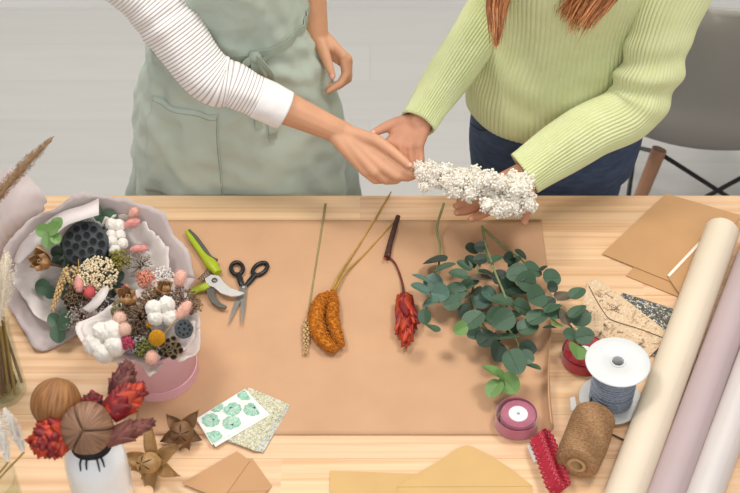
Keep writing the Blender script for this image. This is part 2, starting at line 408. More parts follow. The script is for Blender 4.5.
# floral envelope and dark card by the spool
beige_print = ditsy('beige botanical print', '#d3b896', [('#b59270', .26, .6), ('#a07c5e', .17, .9), ('#e0cbae', .3, .7), ('#7d6350', .13, 1.0)], 150)
dark_print = ditsy('dark floral print', '#4a4a44', [('#d5cfb8', .36, .7), ('#8a93b5', .3, .8), ('#2c302c', .3, .9), ('#c0b47c', .22, 1.0)], 170)
card('floral_card', [(622, 293), (680, 311), (655, 357), (600, 335)], TZ + .0012, .0012, dark_print, 'dark card with pale blue and cream flowers under the beige envelope', 'card')
P = [(585, 285), (598, 278.5), (671, 337), (645, 359), (600, 350), (582, 330)]
P = [(588, 282), (598, 278.5), (671, 336), (640, 366), (575, 330)]
def print_twigs(pxpoly, z, n, seed):
    q = random.Random(seed); mb = MB(); W = [pt(x, y, z) for x, y in pxpoly]
    def inside(p):
        c = False; m = len(W)
        for i in range(m):
            a, b = W[i], W[i - 1]
            if (a.y > p.y) != (b.y > p.y) and p.x < (b.x - a.x) * (p.y - a.y) / (b.y - a.y) + a.x: c = not c
        return c
    def stroke(a, b, w, mi=0):
        d = b - a; nn = V((-d.y, d.x, 0)).normalized() * w
        Q = [a - nn, b - nn * .6, b + nn * .6, a + nn]
        if all(inside(k) for k in Q): mb.add(Q, [(0, 1, 2, 3)], mi, False)
    x0, x1 = min(p.x for p in W), max(p.x for p in W); y0, y1 = min(p.y for p in W), max(p.y for p in W)
    for k in range(n):
        p = V((q.uniform(x0, x1), q.uniform(y0, y1), z)); a = q.uniform(0, 6.28); L = q.uniform(.012, .024); mi = q.randrange(2)
        for i in range(5):
            b = p + V((math.cos(a), math.sin(a), 0)) * L / 5; stroke(p, b, .00045, mi); p = b; a += q.uniform(-.35, .35)
            for s in (-1, 1):
                stroke(p, p + V((math.cos(a + s * .8), math.sin(a + s * .8), 0)) * q.uniform(.002, .005), q.uniform(.0005, .0012), mi)
    return mb
ink1 = M('brown print ink', '#8d6f57', .7, 0); ink2 = M('pale print ink', '#a98c6f', .7, 0)
W_ = quad(P, TZ + .003); c_ = sum(W_, V()) / len(W_); c_.z = TZ + .003
fe = thing('floral_envelope', c_, 'beige envelope printed with fine brown botanicals, under the white spool', 'envelope')
mb = MB().prism([(p.x, p.y) for p in W_], TZ + .003, TZ + .0045)
mb.merge(print_twigs([(607, 321), (640, 332), (664, 341), (642, 363), (580, 329), (588, 292)], TZ + .0047, 60, 5)); mb.mi = [m if q < 7 else m + 1 for q, m in enumerate(mb.mi)]
part('body', mb, [beige_print, ink1, ink2], fe)
W_ = quad([(587, 283), (598, 278.5), (671, 335), (667, 339), (612, 320), (605, 315)], TZ + .0047)
mb = MB().prism([(p.x, p.y) for p in W_], TZ + .0047, TZ + .0054)
mb.merge(print_twigs([(589, 284), (598, 279.5), (670, 335), (666, 338), (612, 319), (605, 314)], TZ + .0056, 50, 6)); mb.mi = [m if q < 8 else m + 1 for q, m in enumerate(mb.mi)]
part('flap', mb, [beige_print, ink1, ink2], fe)
ed = MB()
L_ = [pt(x, y, TZ + .0058) for x, y in ((589, 286), (597, 301), (606, 315), (613, 320.5), (640, 329), (667, 339))]
ed.tube(L_, .0007, 6, 24)
part('flap_edge', ed, M('dark fold line', '#5d4a3c', .7, 0), fe, 'dark line along the flap edge')

# ------------------------------------------------------------------ paper rolls on the right
def roll(name, px_c, r, mat_, core_m, label, l0, l1):
    """px_c: two photo pixels on the axis line at height TZ+r"""
    a, b = (pt(*p, TZ + r) for p in px_c); d = (b - a).normalized()
    a2 = a + d * l0; b2 = a + d * l1; Lh = (b2 - a2).length
    base = (a2 + b2) / 2; base.z = TZ
    t = thing(name, base, label, 'paper roll', 'wrapping paper rolls')
    prof = [(r - .0035, 0), (r, 0)] + [(r, Lh * i / 20) for i in range(1, 20)] + [(r, Lh), (r - .0035, Lh), (r - .0035, Lh * .5), (r - .0035, .0)]
    mb = MB().lathe(prof, a2, d, 40, caps=(False, False)); part('paper', mb, mat_, t)
    k = MB().lathe([(r - .0055, .004), (r - .0037, .004), (r - .0037, Lh - .004), (r - .0055, Lh - .004), (r - .0055, .004)], a2, d, 32, caps=(False, False))
    part('core_tube', k, core_m, t)
    # loose outer edge of the paper
    x, y, _ = frame(d); e = []
    for i in range(2): pass
    ang = 1.0
    mb = MB(); rr = r + .0007
    mb.grid(lambda u, v: a2 + d * (Lh * u) + (x * math.cos(ang + v * .9) + y * math.sin(ang + v * .9)) * (rr), 2, 14)
    part('loose_edge', mb, mat_, t)
    return t
core = M('cardboard core', '#b08a62', .8, .05)
roll('wrapping_paper_roll', ((722, 231), (627, 490)), .0335, M('cream paper', '#dccdb7', .6, .03, 6), core, 'cream paper roll, leftmost of the three rolls, beside the spool', 0.0, .95)
roll('wrapping_paper_roll', ((752, 262), (668, 490)), .0315, M('mauve paper', '#b3a0a1', .6, .03, 6), core, 'dusty mauve paper roll lying between the cream and silvery rolls', -.12, .83)
roll('wrapping_paper_roll', ((782, 283), (706, 490)), .0305, M('silvery paper', '#cdc5c1', .38, .04, 6), core, 'silvery white satin paper roll at the right end of the table', -.14, .78)

# ------------------------------------------------------------------ reels
white_pl = M('white plastic', '#d2d4d3', .35, 0)
cord_m = M('blue grey cord', '#7b8494', .8, .3, 300, .4, 500); cord_s = M('pale cord stripe', '#9aa3b0', .8, .2, 300)
b_ = pt(610, 402); b_.z = TZ + .006
sp_ = thing('ribbon_spool', b_, 'big white spool wound with blue grey cord, standing on its flange', 'spool')
def flange(z):
    return MB().lathe([(.010, z), (.0545, z), (.0558, z + .0008), (.0558, z + .0022), (.0545, z + .003), (.014, z + .003), (.012, z + .001), (.010, z)], V((b_.x, b_.y, 0)), n=64, caps=(False, False))
part('flange', flange(TZ + .006), white_pl, sp_); part('flange', flange(TZ + .108), white_pl, sp_)
part('hub_tube', MB().lathe([(.0105, TZ + .007), (.0135, TZ + .007), (.0135, TZ + .112), (.0105, TZ + .112), (.0105, TZ + .007)], V((b_.x, b_.y, 0)), n=32, caps=(False, False)), M('grey hub', '#c9cbcb', .4, 0), sp_)
prof = [(.014, TZ + .0095)]; mi = []
mb = MB(); nT = 15; h0, h1 = TZ + .010, TZ + .106
for k in range(nT):
    zz = h0 + (h1 - h0) * (k + .5) / nT; rr = .0355 + .0015 * R.random()
    hh = (h1 - h0) / nT / 2
    tilt = V((R.uniform(-.05, .05), R.uniform(-.05, .05), 1))
    pr = [(rr + hh * .75 * math.sin(PI * i / 8) - .001, -hh + 2 * hh * i / 8) for i in range(9)]
    mb.lathe([(.014, -hh)] + pr + [(.014, hh)], V((b_.x, b_.y, zz)), tilt, 48, mi=0, caps=(False, False))
    mb.lathe([(rr + hh * .75 - .0006, -hh * .32), (rr + hh * .75 + .0004, 0), (rr + hh * .75 - .0006, hh * .32)], V((b_.x, b_.y, zz)), tilt, 48, mi=1, caps=(False, False))
part('cord_winding', mb, [cord_m, cord_s], sp_)
tail = [V((b_.x - .036, b_.y - .012, TZ + .03)), pt(590, 402, TZ + .012), pt(591, 411, TZ + .0035), pt(600, 424, TZ + .0025), pt(610, 433, TZ + .0025), pt(628, 442, TZ + .0025)]
part('cord_end', MB().tube(tail, .0016, 6, 30), M('dark cord', '#4a4038', .8, .1), sp_)

def spiral_ribbon(c, r0, r1, h, turns, loose=0., tilt=None):
    """a flat ribbon wound on itself; optional looser outer loop"""
    P = []; n = int(turns * 80)
    for i in range(n + 1):
        t = i / n; a = t * turns * 2 * PI; r = r0 + (r1 - r0) * t
        P.append((r * math.cos(a), r * math.sin(a)))
    return P
def ribbon_strip(P, c, h, z, th=.0006, mi=0, tilt=(0, 0)):
    mb = MB(); n = len(P)
    vs = []
    for i, (x, y) in enumerate(P):
        a, b = P[max(0, i - 1)], P[min(n - 1, i + 1)]; d = V((b[0] - a[0], b[1] - a[1], 0)).normalized(); nn = V((-d.y, d.x, 0)) * th / 2
        p = V((c.x + x, c.y + y, z)); vs += [p - nn, p + nn, p + nn + V((0, 0, h)), p - nn + V((0, 0, h))]
    fs = []
    for i in range(n - 1):
        for j in range(4): fs.append((i * 4 + j, i * 4 + (j + 1) % 4, i * 4 + 4 + (j + 1) % 4, i * 4 + 4 + j))
    return mb.add(vs, fs, mi)
pinkr = M('dusty rose ribbon', '#b5657c', .5, .08, 60, sheen=.4); clear = thin_glass('clear plastic')
c_ = pt(517, 424); c_.z = TZ + .002
pr_ = thing('ribbon_roll', c_, 'dusty pink ribbon roll with white centre lying flat on the kraft sheet', 'ribbon')
hR = .026
part('clear_disc', MB().lathe([(.010, TZ + .002), (.0385, TZ + .002), (.0385, TZ + .003), (.010, TZ + .003), (.010, TZ + .002)], V((c_.x, c_.y, 0)), n=48, caps=(False, False)), clear, pr_)
part('core', MB().lathe([(.0035, TZ + .0032), (.0168, TZ + .0032), (.0168, TZ + .003 + hR), (.0160, TZ + .0042 + hR), (.0035, TZ + .0042 + hR), (.0035, TZ + .0032)], V((c_.x, c_.y, 0)), n=32, caps=(False, False)), M('white core', '#f4f2ee', .5, 0), pr_)
mb = MB().lathe([(.0172, TZ + .0032), (.0300, TZ + .0032), (.0300, TZ + .002 + hR), (.0172, TZ + .003 + hR), (.0172, TZ + .0032)], V((c_.x, c_.y, 0)), n=48, caps=(False, False))
mb.merge(ribbon_strip(spiral_ribbon(c_, .0172, .0300, hR, 9), c_, hR, TZ + .0032, .0009))
P = []
for i in range(90):
    t = i / 89; a = -2.4 + t * 2 * PI * 1.28; r = .0300 + .0072 * min(1, t * 2.2) + (.004 * max(0, t - .9) * 10)
    P.append((r * math.cos(a) - .002, r * math.sin(a) - .001))
mb.merge(ribbon_strip(P, c_, hR, TZ + .0032, .0006))
part('wound_ribbon', mb, pinkr, pr_)

redr = M('red satin ribbon', '#a50d22', .3, .06, 30, sheen=.3)
c_ = pt(583, 361); c_.z = TZ + .0057
rr_ = thing('ribbon_roll', c_, 'red satin ribbon roll lying under the eucalyptus behind the white spool', 'ribbon')
part('core', MB().lathe([(.004, TZ + .006), (.014, TZ + .006), (.014, TZ + .027), (.004, TZ + .027), (.004, TZ + .006)], V((c_.x, c_.y, 0)), n=32, caps=(False, False)), M('white core', '#f4f2ee', .5, 0), rr_)
mb = MB().lathe([(.0142, TZ + .006), (.037, TZ + .006), (.037, TZ + .029), (.0142, TZ + .028), (.0142, TZ + .006)], V((c_.x, c_.y, 0)), n=48, caps=(False, False))
P = [((.037 + .0035 * min(1, i / 30)) * math.cos(i * .1), (.037 + .0035 * min(1, i / 30)) * math.sin(i * .1)) for i in range(84)]
mb.merge(ribbon_strip(P, c_, .023, TZ + .0058, .0008)); part('wound_ribbon', mb, redr, rr_)

# jute twine: cylinder on its side, hole towards the viewer
def jute():
    r = .0375
    a = pt(577, 464, TZ + r); b = pt(598, 408, TZ + r); d = (b - a).normalized(); Lh = .110
    base = (a + d * Lh / 2); base.z = TZ
    t = thing('twine_spool', base, 'natural jute twine spool lying on its side before the white spool', 'twine')
    jm = M('jute fibre', '#b8926a', .9, .3, 260, .4, 600, dark='#8b6846')
    mb = MB(); x, y, _ = frame(d); n = 40; turns = 24
    # body with wound ridges, slight barrel
    def rad(s): return r * (.93 + .07 * math.sin(PI * min(1, max(0, s)) ** .9))
    prof = [(.013, .001), (r * .86, 0.0)]
    rs = []
    for i in range(turns * 8 + 1):
        s = i / (turns * 8); ring = []
        for j in range(n):
            al = 2 * PI * j / n
            k = rad(s) + (.0016 + .0006 * math.sin(al * 3 + s * 9)) * math.cos(s * turns * 2 * PI + al + 1.2 * math.sin(al))
            ring.append(a + d * (Lh * s) + (x * math.cos(al) + y * math.sin(al)) * k)
        rs.append(ring)
    mb.rings(rs, cap0=False, cap1=False)
    for s, h in ((0, -1), (Lh, 1)):
        ra = rad(0 if s == 0 else 1)
        mb.lathe([(ra, s), (ra * .8, s + h * .003), (.0165, s + h * .002), (.0150, s - h * .004)], a, d, 40, caps=(False, False))
    part('wound_twine', mb, jm, t)
    mb = MB().lathe([(.0105, -.0035), (.0160, -.0035), (.0160, Lh + .0035), (.0105, Lh + .0035), (.0105, -.0035)], a, d, 28, caps=(False, False))
    part('cardboard_core', mb, M('card core', '#c9a577', .8, .05), t)
    mb = MB()
    for k in range(60):
        al = R.uniform(0, 2 * PI); s = R.random(); p = a + d * Lh * s + (x * math.cos(al) + y * math.sin(al)) * (rad(s) + .0005)
        if p.z < TZ + .01: continue
        o = V((R.uniform(-1, 1), R.uniform(-1, 1), R.uniform(-.2, 1))) * .006
        mb.tube([p, p + o * .5 + V((0, 0, .001)), p + o], [.0002, .0001], 3, 3)
    part('loose_fibres', mb, jm, t)
jute()

# red lace trim: a flattened coil standing on its edge and leaning
def lace():
    a = pt(540, 436, TZ + .02); b = pt(560, 492, TZ + .02); L = (b - a); d = L.normalized(); Lh = L.length
    side = V((d.y, -d.x, 0)).normalized()
    if side.x < 0: side = -side
    wdir = (V((0, 0, 1)) * .72 + side * .62).normalized(); odir = d.cross(wdir).normalized()
    base = (a + b) / 2; base.z = TZ
    t = thing('lace_trim', base, 'coil of red lace trim with pale stitched edges, beside the jute', 'lace')
    red = M('red lace', '#b41f38', .75, .25, 240, .4, 300); st = M('pale lace stitching', '#e58a93', .7, .2, 300)
    w = .030
    for lay, (rw, zoff, ln) in enumerate(((.0155, 0, 1.0), (.0125, .001, .94))):
        mb = MB(); n = 110; pts = []
        for i in range(n):
            s = i / n; hl = Lh / 2 * ln - rw; per = 4 * hl + 2 * PI * rw; q = s * per
            if q < 2 * hl: x_, y_ = -hl + q, rw
            elif q < 2 * hl + PI * rw: al = (q - 2 * hl) / rw; x_, y_ = hl + rw * math.sin(al), rw * math.cos(al)
            elif q < 4 * hl + PI * rw: x_, y_ = hl - (q - 2 * hl - PI * rw), -rw
            else: al = (q - 4 * hl - PI * rw) / rw; x_, y_ = -hl - rw * math.sin(al), -rw * math.cos(al)
            pts.append((a + b) / 2 + d * x_ + odir * y_)
        zmin = min(p.z for p in pts) - w / 2 * wdir.z
        sh = V((0, 0, TZ + .004 - zmin + zoff)); cross = 8; vs = []
        for i, p in enumerate(pts):
            for j in range(cross + 1):
                v = j / cross; sc = .0016 * math.sin(i * 2 * PI / 4.0) if j in (0, cross) else 0
                vs.append(p + sh + wdir * ((v - .5) * w + (sc if j else -sc)))
        fs = []; k = cross + 1
        for i in range(n):
            for j in range(cross): fs.append((i * k + j, ((i + 1) % n) * k + j, ((i + 1) % n) * k + j + 1, i * k + j + 1))
        mb.add(vs, fs)
        for i in range(n):
            for j in (1, cross - 1):
                if i % 2: continue
                p0, p1 = vs[i * k + j], vs[((i + 1) % n) * k + j + (1 if i % 4 else -1)]
                nn = ((p1 - p0).cross(wdir)).normalized() * .0009
                for sg in (1, -1):
                    o_ = nn * sg; wv = wdir * .0007
                    q = [p0 - wv + o_, p1 - wv + o_, p1 + wv + o_, p0 + wv + o_]
                    mb.add(q, [(0, 1, 2, 3)], 1)
        solid(part('lace_loop', mb, [red, st], t), .0006, 0)
lace()
tagm = M('white paper tag', '#ecebea', .6, 0)
card('paper_tag', [(527, 446), (530, 445), (537, 461), (534, 463)], TZ + .0012, .0006, tagm, 'tiny white paper tag between the pink ribbon roll and the lace', 'tag')
card('paper_tag', [(570, 398), (575, 397), (577, 409), (571, 411)], TZ + .0012, .0006, tagm, 'tiny white paper tag between the kraft sheet and the jute twine', 'tag')

# ------------------------------------------------------------------ scissors
steel = M('steel', '#a9a9a6', .28, .03, metal=.9); blackp = M('black plastic', '#17171a', .35, 0)
def ring_handle(c, a, rx, ry, th, z, zt):
    """flat oval ring in the table plane"""
    ro = []; n = 40
    mb = MB(); rs = []
    for i in range(n + 1):
        t = 2 * PI * i / n
        cx = V((c.x + rx * math.cos(t) * math.cos(a) - ry * math.sin(t) * math.sin(a), c.y + rx * math.cos(t) * math.sin(a) + ry * math.sin(t) * math.cos(a), z))
        tg = V((-rx * math.sin(t) * math.cos(a) - ry * math.cos(t) * math.sin(a), -rx * math.sin(t) * math.sin(a) + ry * math.cos(t) * math.cos(a), 0)).normalized()
        o = V((tg.y, -tg.x, 0)); rs.append([cx + o * th * math.cos(k * PI / 4) + V((0, 0, zt)) * math.sin(k * PI / 4) for k in range(8)])
    return mb.rings(rs, cap0=False, cap1=False)
def scissors():
    z = TZ + .0072; pv = pt(243.6, 288, z)
    t = thing('scissors', pt(243, 289), 'black handled steel scissors lying slightly open beside the pruners', 'scissors')
    for k, (tip, lc, att, ang) in enumerate((((228, 326), (260, 269), (250, 281), 1.0), ((241.5, 327), (237, 268.5), (241, 283), 1.75))):
        zz = z + (.0018 if k else -.0002)
        T = pt(*tip, zz); C = pt(*lc, zz); A = pt(*att, zz); d = (T - pv); n = V((-d.y, d.x, 0)).normalized(); sg = 1 if k == 0 else -1
        back = pv - d.normalized() * .012
        poly = [back - n * .005, pv - n * .0062 * 1, pv.lerp(T, .6) - n * (.0042 if sg > 0 else .003), T, pv.lerp(T, .6) + n * (.003 if sg > 0 else .0042), pv + n * .0062, back + n * .005]
        bev(part('blade', MB().prism([(p.x, p.y) for p in poly], zz - .0008, zz + .0008), steel, t), .0004, 1)
        mb = ring_handle(C, ang, .0165 if k else .0185, .0115, .0042, zz, .0045)
        e = (A - C).normalized(); s0 = C + e * .015
        mb.tube([s0, A, pv + (A - pv) * .25], [.0062, .0058, .0045], 10, 8, flat=.8)
        part('handle', mb, blackp, t)
    part('pivot_screw', MB().lathe([(.0001, -.002), (.0035, -.002), (.0035, .0038), (.0025, .0046), (.0001, .0046)], pv, n=20, caps=(False, False)), steel, t)
scissors()
# ------------------------------------------------------------------ secateurs
def pruners():
    lime_pl = M('lime plastic', '#a5b51c', .4, .04, 20); grip = M('dark grey rubber', '#53544a', .7, .05); blade_m = M('pale steel', '#dededc', .3, .02, metal=.45); hook_m = M('grey steel', '#77766f', .35, .03, metal=.8)
    t = thing('pruning_shears', pt(215, 275), 'lime green handled pruning shears with curved steel blade', 'pruning shears')
    z = TZ + .012
    Pp = [pt(*p, z) for p in ((186.5, 231), (193, 240), (203, 254), (211, 264), (218, 273))]
    part('handle', MB().tube(Pp, [.0045, .0075, .008, .012, .0085], 14, 24, flat=.75), lime_pl, t)
    Pp = [pt(x + 4.2, y - 2.6, z + .002) for x, y in ((185, 233), (192, 241), (200, 252), (206, 260), (213, 263))]
    part('grip', MB().tube(Pp, [.003, .0048, .005, .0045, .003], 10, 20, flat=1.1), grip, t)
    Pp = [pt(*p, TZ + .011) for p in ((214, 283), (205, 287), (197, 289.5), (186, 296), (172, 309))]
    part('handle', MB().tube(Pp, [.007, .009, .0075, .0075, .006], 12, 20, flat=.75), lime_pl, t)
    pz = TZ + .016
    bl = [(205, 279), (211, 275), (219, 276), (224, 283), (231, 288.5), (239, 291.5), (244.5, 293), (240, 295.5), (231, 296.5), (221, 293.5), (214, 287.5), (207, 285)]
    bev(part('cutting_blade', MB().prism([(p.x, p.y) for p in [pt(*q, pz) for q in bl]], pz - .001, pz + .001), blade_m, t), .0006, 1)
    hz = TZ + .0115
    hk = [(208, 284), (213, 286), (214.5, 292), (217, 299), (221.5, 304), (227, 307), (225, 309), (218, 307.5), (211, 302), (207, 294), (206, 287)]
    bev(part('hook_blade', MB().prism([(p.x, p.y) for p in [pt(*q, hz) for q in hk]], hz - .0022, hz + .0022), hook_m, t), .0008, 1)
    c = pt(214.6, 281, pz); part('pivot_bolt', MB().lathe([(.0001, -.006), (.0062, -.006), (.0062, .003), (.005, .0045), (.002, .0045), (.0018, .0035), (.0001, .0035)], c, n=6, caps=(False, False), smooth=False), hook_m, t)
    S = []
    a, b = pt(200, 281, TZ + .013), pt(210, 271, TZ + .013); dd = b - a; x, y, _ = frame(dd)
    for i in range(61): al = i / 60 * 6 * 2 * PI; S.append(a + dd * (i / 60) + (x * math.cos(al) + y * math.sin(al)) * .0055)
    part('spring', MB().tube(S, .0008, 5, 120), hook_m, t)
pruners()

# ------------------------------------------------------------------ chair behind
def chair():
    gr = M('grey moulded shell', '#97938d', .55, .03, 4); wd = M('beech legs', '#b98a6a', .5, .12, 12, stretch=(1, 1, .15)); bk = M('black steel rod', '#1c1c1c', .4, 0)
    c = V((.88, .66, 0))
    t = thing('shell_chair', c, 'grey moulded shell chair with beech legs behind the green sweater', 'chair')
    def shell(u, v):
        # moulded bucket
        # v along the profile: top of back -> seat front; u across
        prof = [(-.255, .92), (-.245, .84), (-.225, .72), (-.205, .60), (-.20, .52), (-.175, .455), (-.10, .43), (.02, .425), (.14, .445), (.21, .45), (.245, .425)]
        q = catmull([V((0, y, z)) for y, z in prof], 40)[int(round(v * 40))]
        w = interp([.20, .235, .245, .25, .25, .245, .24, .235, .23, .20, .16], v)
        s = u * 2 - 1; wing = abs(s) ** 2.2
        y = q.y + wing * .10 * max(0, 1 - v * 1.7); z = q.z + wing * (.05 * min(1, v * 2) + .0) + (-wing * .05 if v < .05 else 0)
        return V((c.x + s * w, c.y + y, z))
    o = part('seat_shell', MB().grid(shell, 30, 40), gr, t); solid(o, .008, 0)
    top = [(-.16, -.13), (.16, -.13), (-.16, .13), (.16, .13)]; feet = [(-.27, -.24), (.27, -.24), (-.26, .25), (.26, .25)]
    for (x0, y0), (x1, y1) in zip(top, feet):
        part('leg', MB().tube([c + V((x0, y0, .415)), c + V((x1, y1, 0))], [.019, .012], 14, 8), wd, t)
    for y in (-1, 1):
        mb = MB()
        def on(k, s):
            (x0, y0), (x1, y1) = top[k], feet[k]; return c + V((x0 + (x1 - x0) * s, y0 + (y1 - y0) * s, .415 * (1 - s)))
        i, j = (0, 1) if y < 0 else (2, 3)
        mb.tube([on(i, .62), on(j, .02)], .006, 8, 4); mb.tube([on(j, .62), on(i, .02)], .006, 8, 4); part('cross_brace', mb, bk, t)
    for i, j in ((0, 2), (1, 3)):
        mb = MB(); mb.tube([on(i, .62), on(j, .02)], .006, 8, 4); mb.tube([on(j, .62), on(i, .02)], .006, 8, 4); part('cross_brace', mb, bk, t)
    part('mounting_plate', MB().box((c.x - .12, c.y - .09, .412), (c.x + .12, c.y + .13, .418)), bk, t)
chair()
# ------------------------------------------------------------------ loose stems on the kraft sheet
straw = M('straw stem', '#a8874e', .7, .12, 60); green_st = M('olive stem', '#8d8452', .7, .12, 60); wheat_m = M('wheat ear', '#c9a875', .7, .2, 200)
KZ = TZ + .003
def wheat_ear(mb, a, b, w=.007, rows=11, up=V((0, 0, 1)), mi=0):
    d = (b - a); L = d.length; d.normalize(); x, y, _ = frame(d, up)
    for i in range(rows):
        s = i / (rows - 1); r = w * (.75 + .25 * math.sin(PI * min(1, s + .2))) * (1 - .35 * s)
        for k in range(4):
            al = k * PI / 2 + (i % 2) * PI / 4 + .4; o = (x * math.cos(al) + y * math.sin(al))
            c = a + d * (L * s) + o * r * .62
            q = (d + o * .45).normalized(); Mx = frame(q); mt = Matrix((Mx[0], Mx[1], Mx[2])).transposed()
            mb.ell(c, (r * .38, r * .32, L / rows * .85), 7, 5, mi, mt)
    return mb
t = thing('wheat_stalk', pt(308, 335), 'single straight wheat stalk with pale ear lying on the kraft sheet', 'wheat')
part('stem', MB().tube([pt(325.5, 204, KZ), pt(320, 240, KZ), pt(312, 290, KZ), pt(307, 323, KZ + .003)], [.0022, .0019, .0016], 8, 20), M('grey green stem', '#94875a', .7, .1, 60), t)
part('ear', wheat_ear(MB(), pt(307, 322, KZ + .0075), pt(305.5, 353, KZ + .0055), .0085, 12), wheat_m, t)

def celosia():
    t = thing('celosia_flower', pt(328, 320), 'orange plush celosia flower on two dry stems lying on the kraft sheet', 'flower')
    om = M('orange plush bloom', '#cf7d0c', .85, .35, 260, dark='#965306')
    z = TZ + .016
    A = [pt(x, y, z) for x, y in ((330, 293), (320, 303), (316, 318), (319, 333), (328, 345), (337, 350))]
    B = [pt(x, y, z) for x, y in ((333, 291), (333, 305), (333, 320), (337, 335), (342, 346))]
    mb = MB()
    for P, rad in ((A, [.006, .014, .0155, .0155, .012, .006]), (B, [.006, .0115, .0125, .0105, .006])):
        mb.tube(P, [r * .9 for r in rad], 14, 30)
        C = catmull(P, 60)
        for k in range(900):
            i = R.randrange(1, 60); s = i / 60; d = (C[i] - C[i - 1]).normalized(); x, y, _ = frame(d); al = R.uniform(0, 2 * PI); r = interp(rad, s)
            p = C[i] + (x * math.cos(al) + y * math.sin(al)) * r * R.uniform(.85, 1.08)
            if p.z < TZ + .003: continue
            mb.blob(p, R.uniform(.0012, .0024))
    part('plush_head', mb, om, t)
    for P in ([(331, 293), (341, 272), (362, 241), (391, 192)], [(334, 291), (346, 272), (366, 253), (395, 221)]):
        Q = [pt(x, y, KZ + .011 * max(0, 1 - i / 2)) for i, (x, y) in enumerate(P)]
        part('stem', MB().tube(Q, [.0028, .0022, .0017], 8, 24), M('ochre stem', '#b08a3e', .7, .12, 60), t)
celosia()

red_a = M('deep red bract', '#84141a', .5, .25, 70); red_b = M('orange red bract', '#b83a1a', .5, .2, 70); red_c = M('dark wine bract', '#561a1c', .55, .3, 70); red_d = M('dusty wine bract', '#7a443a', .65, .3, 60)
def bract(L, w, bend=.35, cup=.35):
    mb = MB()
    def f(u, v):
        s = (u * 2 - 1); ww = w * (math.sin(PI * min(1, (v * .86 + .14))) ** .75) * (1 - .3 * v)
        return V((s * ww, -bend * L * v * v + cup * w * s * s * .8, L * v))
    return mb.grid(f, 6, 8)
def protea(L, r, rows, per, mats, spread=.25, tip=1.0, seed=1):
    """bud along +Z from z=0; overlapping bracts; returns MB with mats indices"""
    q = random.Random(seed); mb = MB()
    mb.tube([V((0, 0, 0)), V((0, 0, L * .35)), V((0, 0, L * .92))], [r * .35, r * .75, r * .25], 12, 10, mi=0)
    for i in range(rows):
        s = i / max(1, rows - 1)
        for k in range(per):
            al = 2 * PI * (k + .5 * (i % 2)) / per + q.uniform(-.1, .1)
            z = L * (.02 + .5 * s); rr = r * (.45 + .5 * math.sin(PI * (.25 + .5 * s))) * (1 - .3 * s)
            b = bract(L * q.uniform(.38, .5), r * .72, q.uniform(-.12, .18) + (.2 if s < .3 else 0) * spread, .5)
            tilt = .04 + spread * (1 - s) - .22 * s
            mt = Matrix.Rotation(al, 4, 'Z') @ Matrix.Translation((0, -rr, z)) @ Matrix.Rotation(tilt, 4, 'X') @ Matrix.Rotation(q.uniform(-.1, .1), 4, 'Z')
            mb.merge(b, mt, 1 if q.random() < .45 + .3 * s else 0)
    return mb
def protea_head(name_parent, a, b, r, mats, rows=6, per=7, spread=.2, seed=1, pname='bloom', th=.0009):
    """part along a->b"""
    mb = protea((b - a).length, r, rows, per, mats, spread, seed=seed)
    mb.xform(Matrix.Translation(a) @ face_quat(b - a).to_matrix().to_4x4())
    return solid(part(pname, mb, mats, name_parent), th, 0)
t = thing('dried_protea', pt(404, 320), 'dried red protea bloom with bent stem and woody stub on the kraft sheet', 'flower')
protea_head(t, pt(404.5, 297, TZ + .019), pt(406, 347, TZ + .017), .0205, [red_a, red_b], 8, 9, .0, 3)
part('stem', MB().tube([pt(404.5, 299, TZ + .018), pt(402, 282, TZ + .007), pt(396, 265, TZ + .006), pt(389, 257, TZ + .006)], [.0026, .0022, .0024], 8, 20), M('red brown stem', '#6d3226', .7, .2, 80), t)
mb = MB().tube([pt(387, 258, TZ + .0085), pt(391, 240, TZ + .0085), pt(398, 216.5, TZ + .0075)], [.0065, .0052, .0048], 10, 20, fn=lambda a, v: .0009 * noise.noise(V((math.cos(a) * 2, math.sin(a) * 2, v * 18))))
part('woody_stub', mb, M('dark twig bark', '#4a2a22', .8, .3, 120, .5, 200), t)
mb = MB()
for k in range(9): mb.blob(pt(386.5 + R.uniform(-2, 3), 255 + R.uniform(-2, 4), TZ + R.uniform(.006, .014)), .0032)
part('bud_scar', mb, red_b, t)

# ------------------------------------------------------------------ eucalyptus
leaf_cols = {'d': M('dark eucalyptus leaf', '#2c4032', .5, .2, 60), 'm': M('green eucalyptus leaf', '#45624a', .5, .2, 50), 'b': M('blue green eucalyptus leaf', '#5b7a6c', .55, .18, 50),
             'l': M('young green leaf', '#6d9250', .5, .15, 50), 'w': M('faded brown leaf', '#6f6353', .6, .25, 60)}
stem_e = M('green twig', '#7c8355', .6, .1, 60)
def round_leaf_mb(q):
    mb = MB(); cup = q.uniform(.02, .28); fold = q.uniform(.05, .35); wv = q.uniform(0, 6)
    nr, na = 5, 20; vs = [V((0, 0, 0))]
    for i in range(1, nr + 1):
        for j in range(na):
            a = 2 * PI * j / na; r = i / nr
            k = 1 + .10 * max(0, math.cos(a)) ** 8 - .10 * max(0, -math.cos(a)) ** 6
            x = r * k * math.cos(a); y = r * k * .94 * math.sin(a)
            vs.append(V((x, y, cup * r * r * .5 + fold * abs(y) * .55 + .05 * r * math.sin(2 * a + wv))))
    fs = [(0, 1 + j, 1 + (j + 1) % na) for j in range(na)]
    for i in range(nr - 1):
        for j in range(na):
            a = 1 + i * na + j; b = 1 + i * na + (j + 1) % na; fs.append((a, a + na, b + na, b))
    mb.add(vs, fs)
    # raised midrib
    mb.tube([V((-.98, 0, .0 + cup * .5)), V((-.4, 0, .012)), V((.3, 0, .012)), V((.9, 0, cup * .45 + .0))], [.035, .03, .01], 5, 8)
    return mb
LEAF_ME = {k: [round_leaf_mb(random.Random(11 + i)).mesh('leaf', leaf_cols[k]) for i in range(4)] for k in leaf_cols}
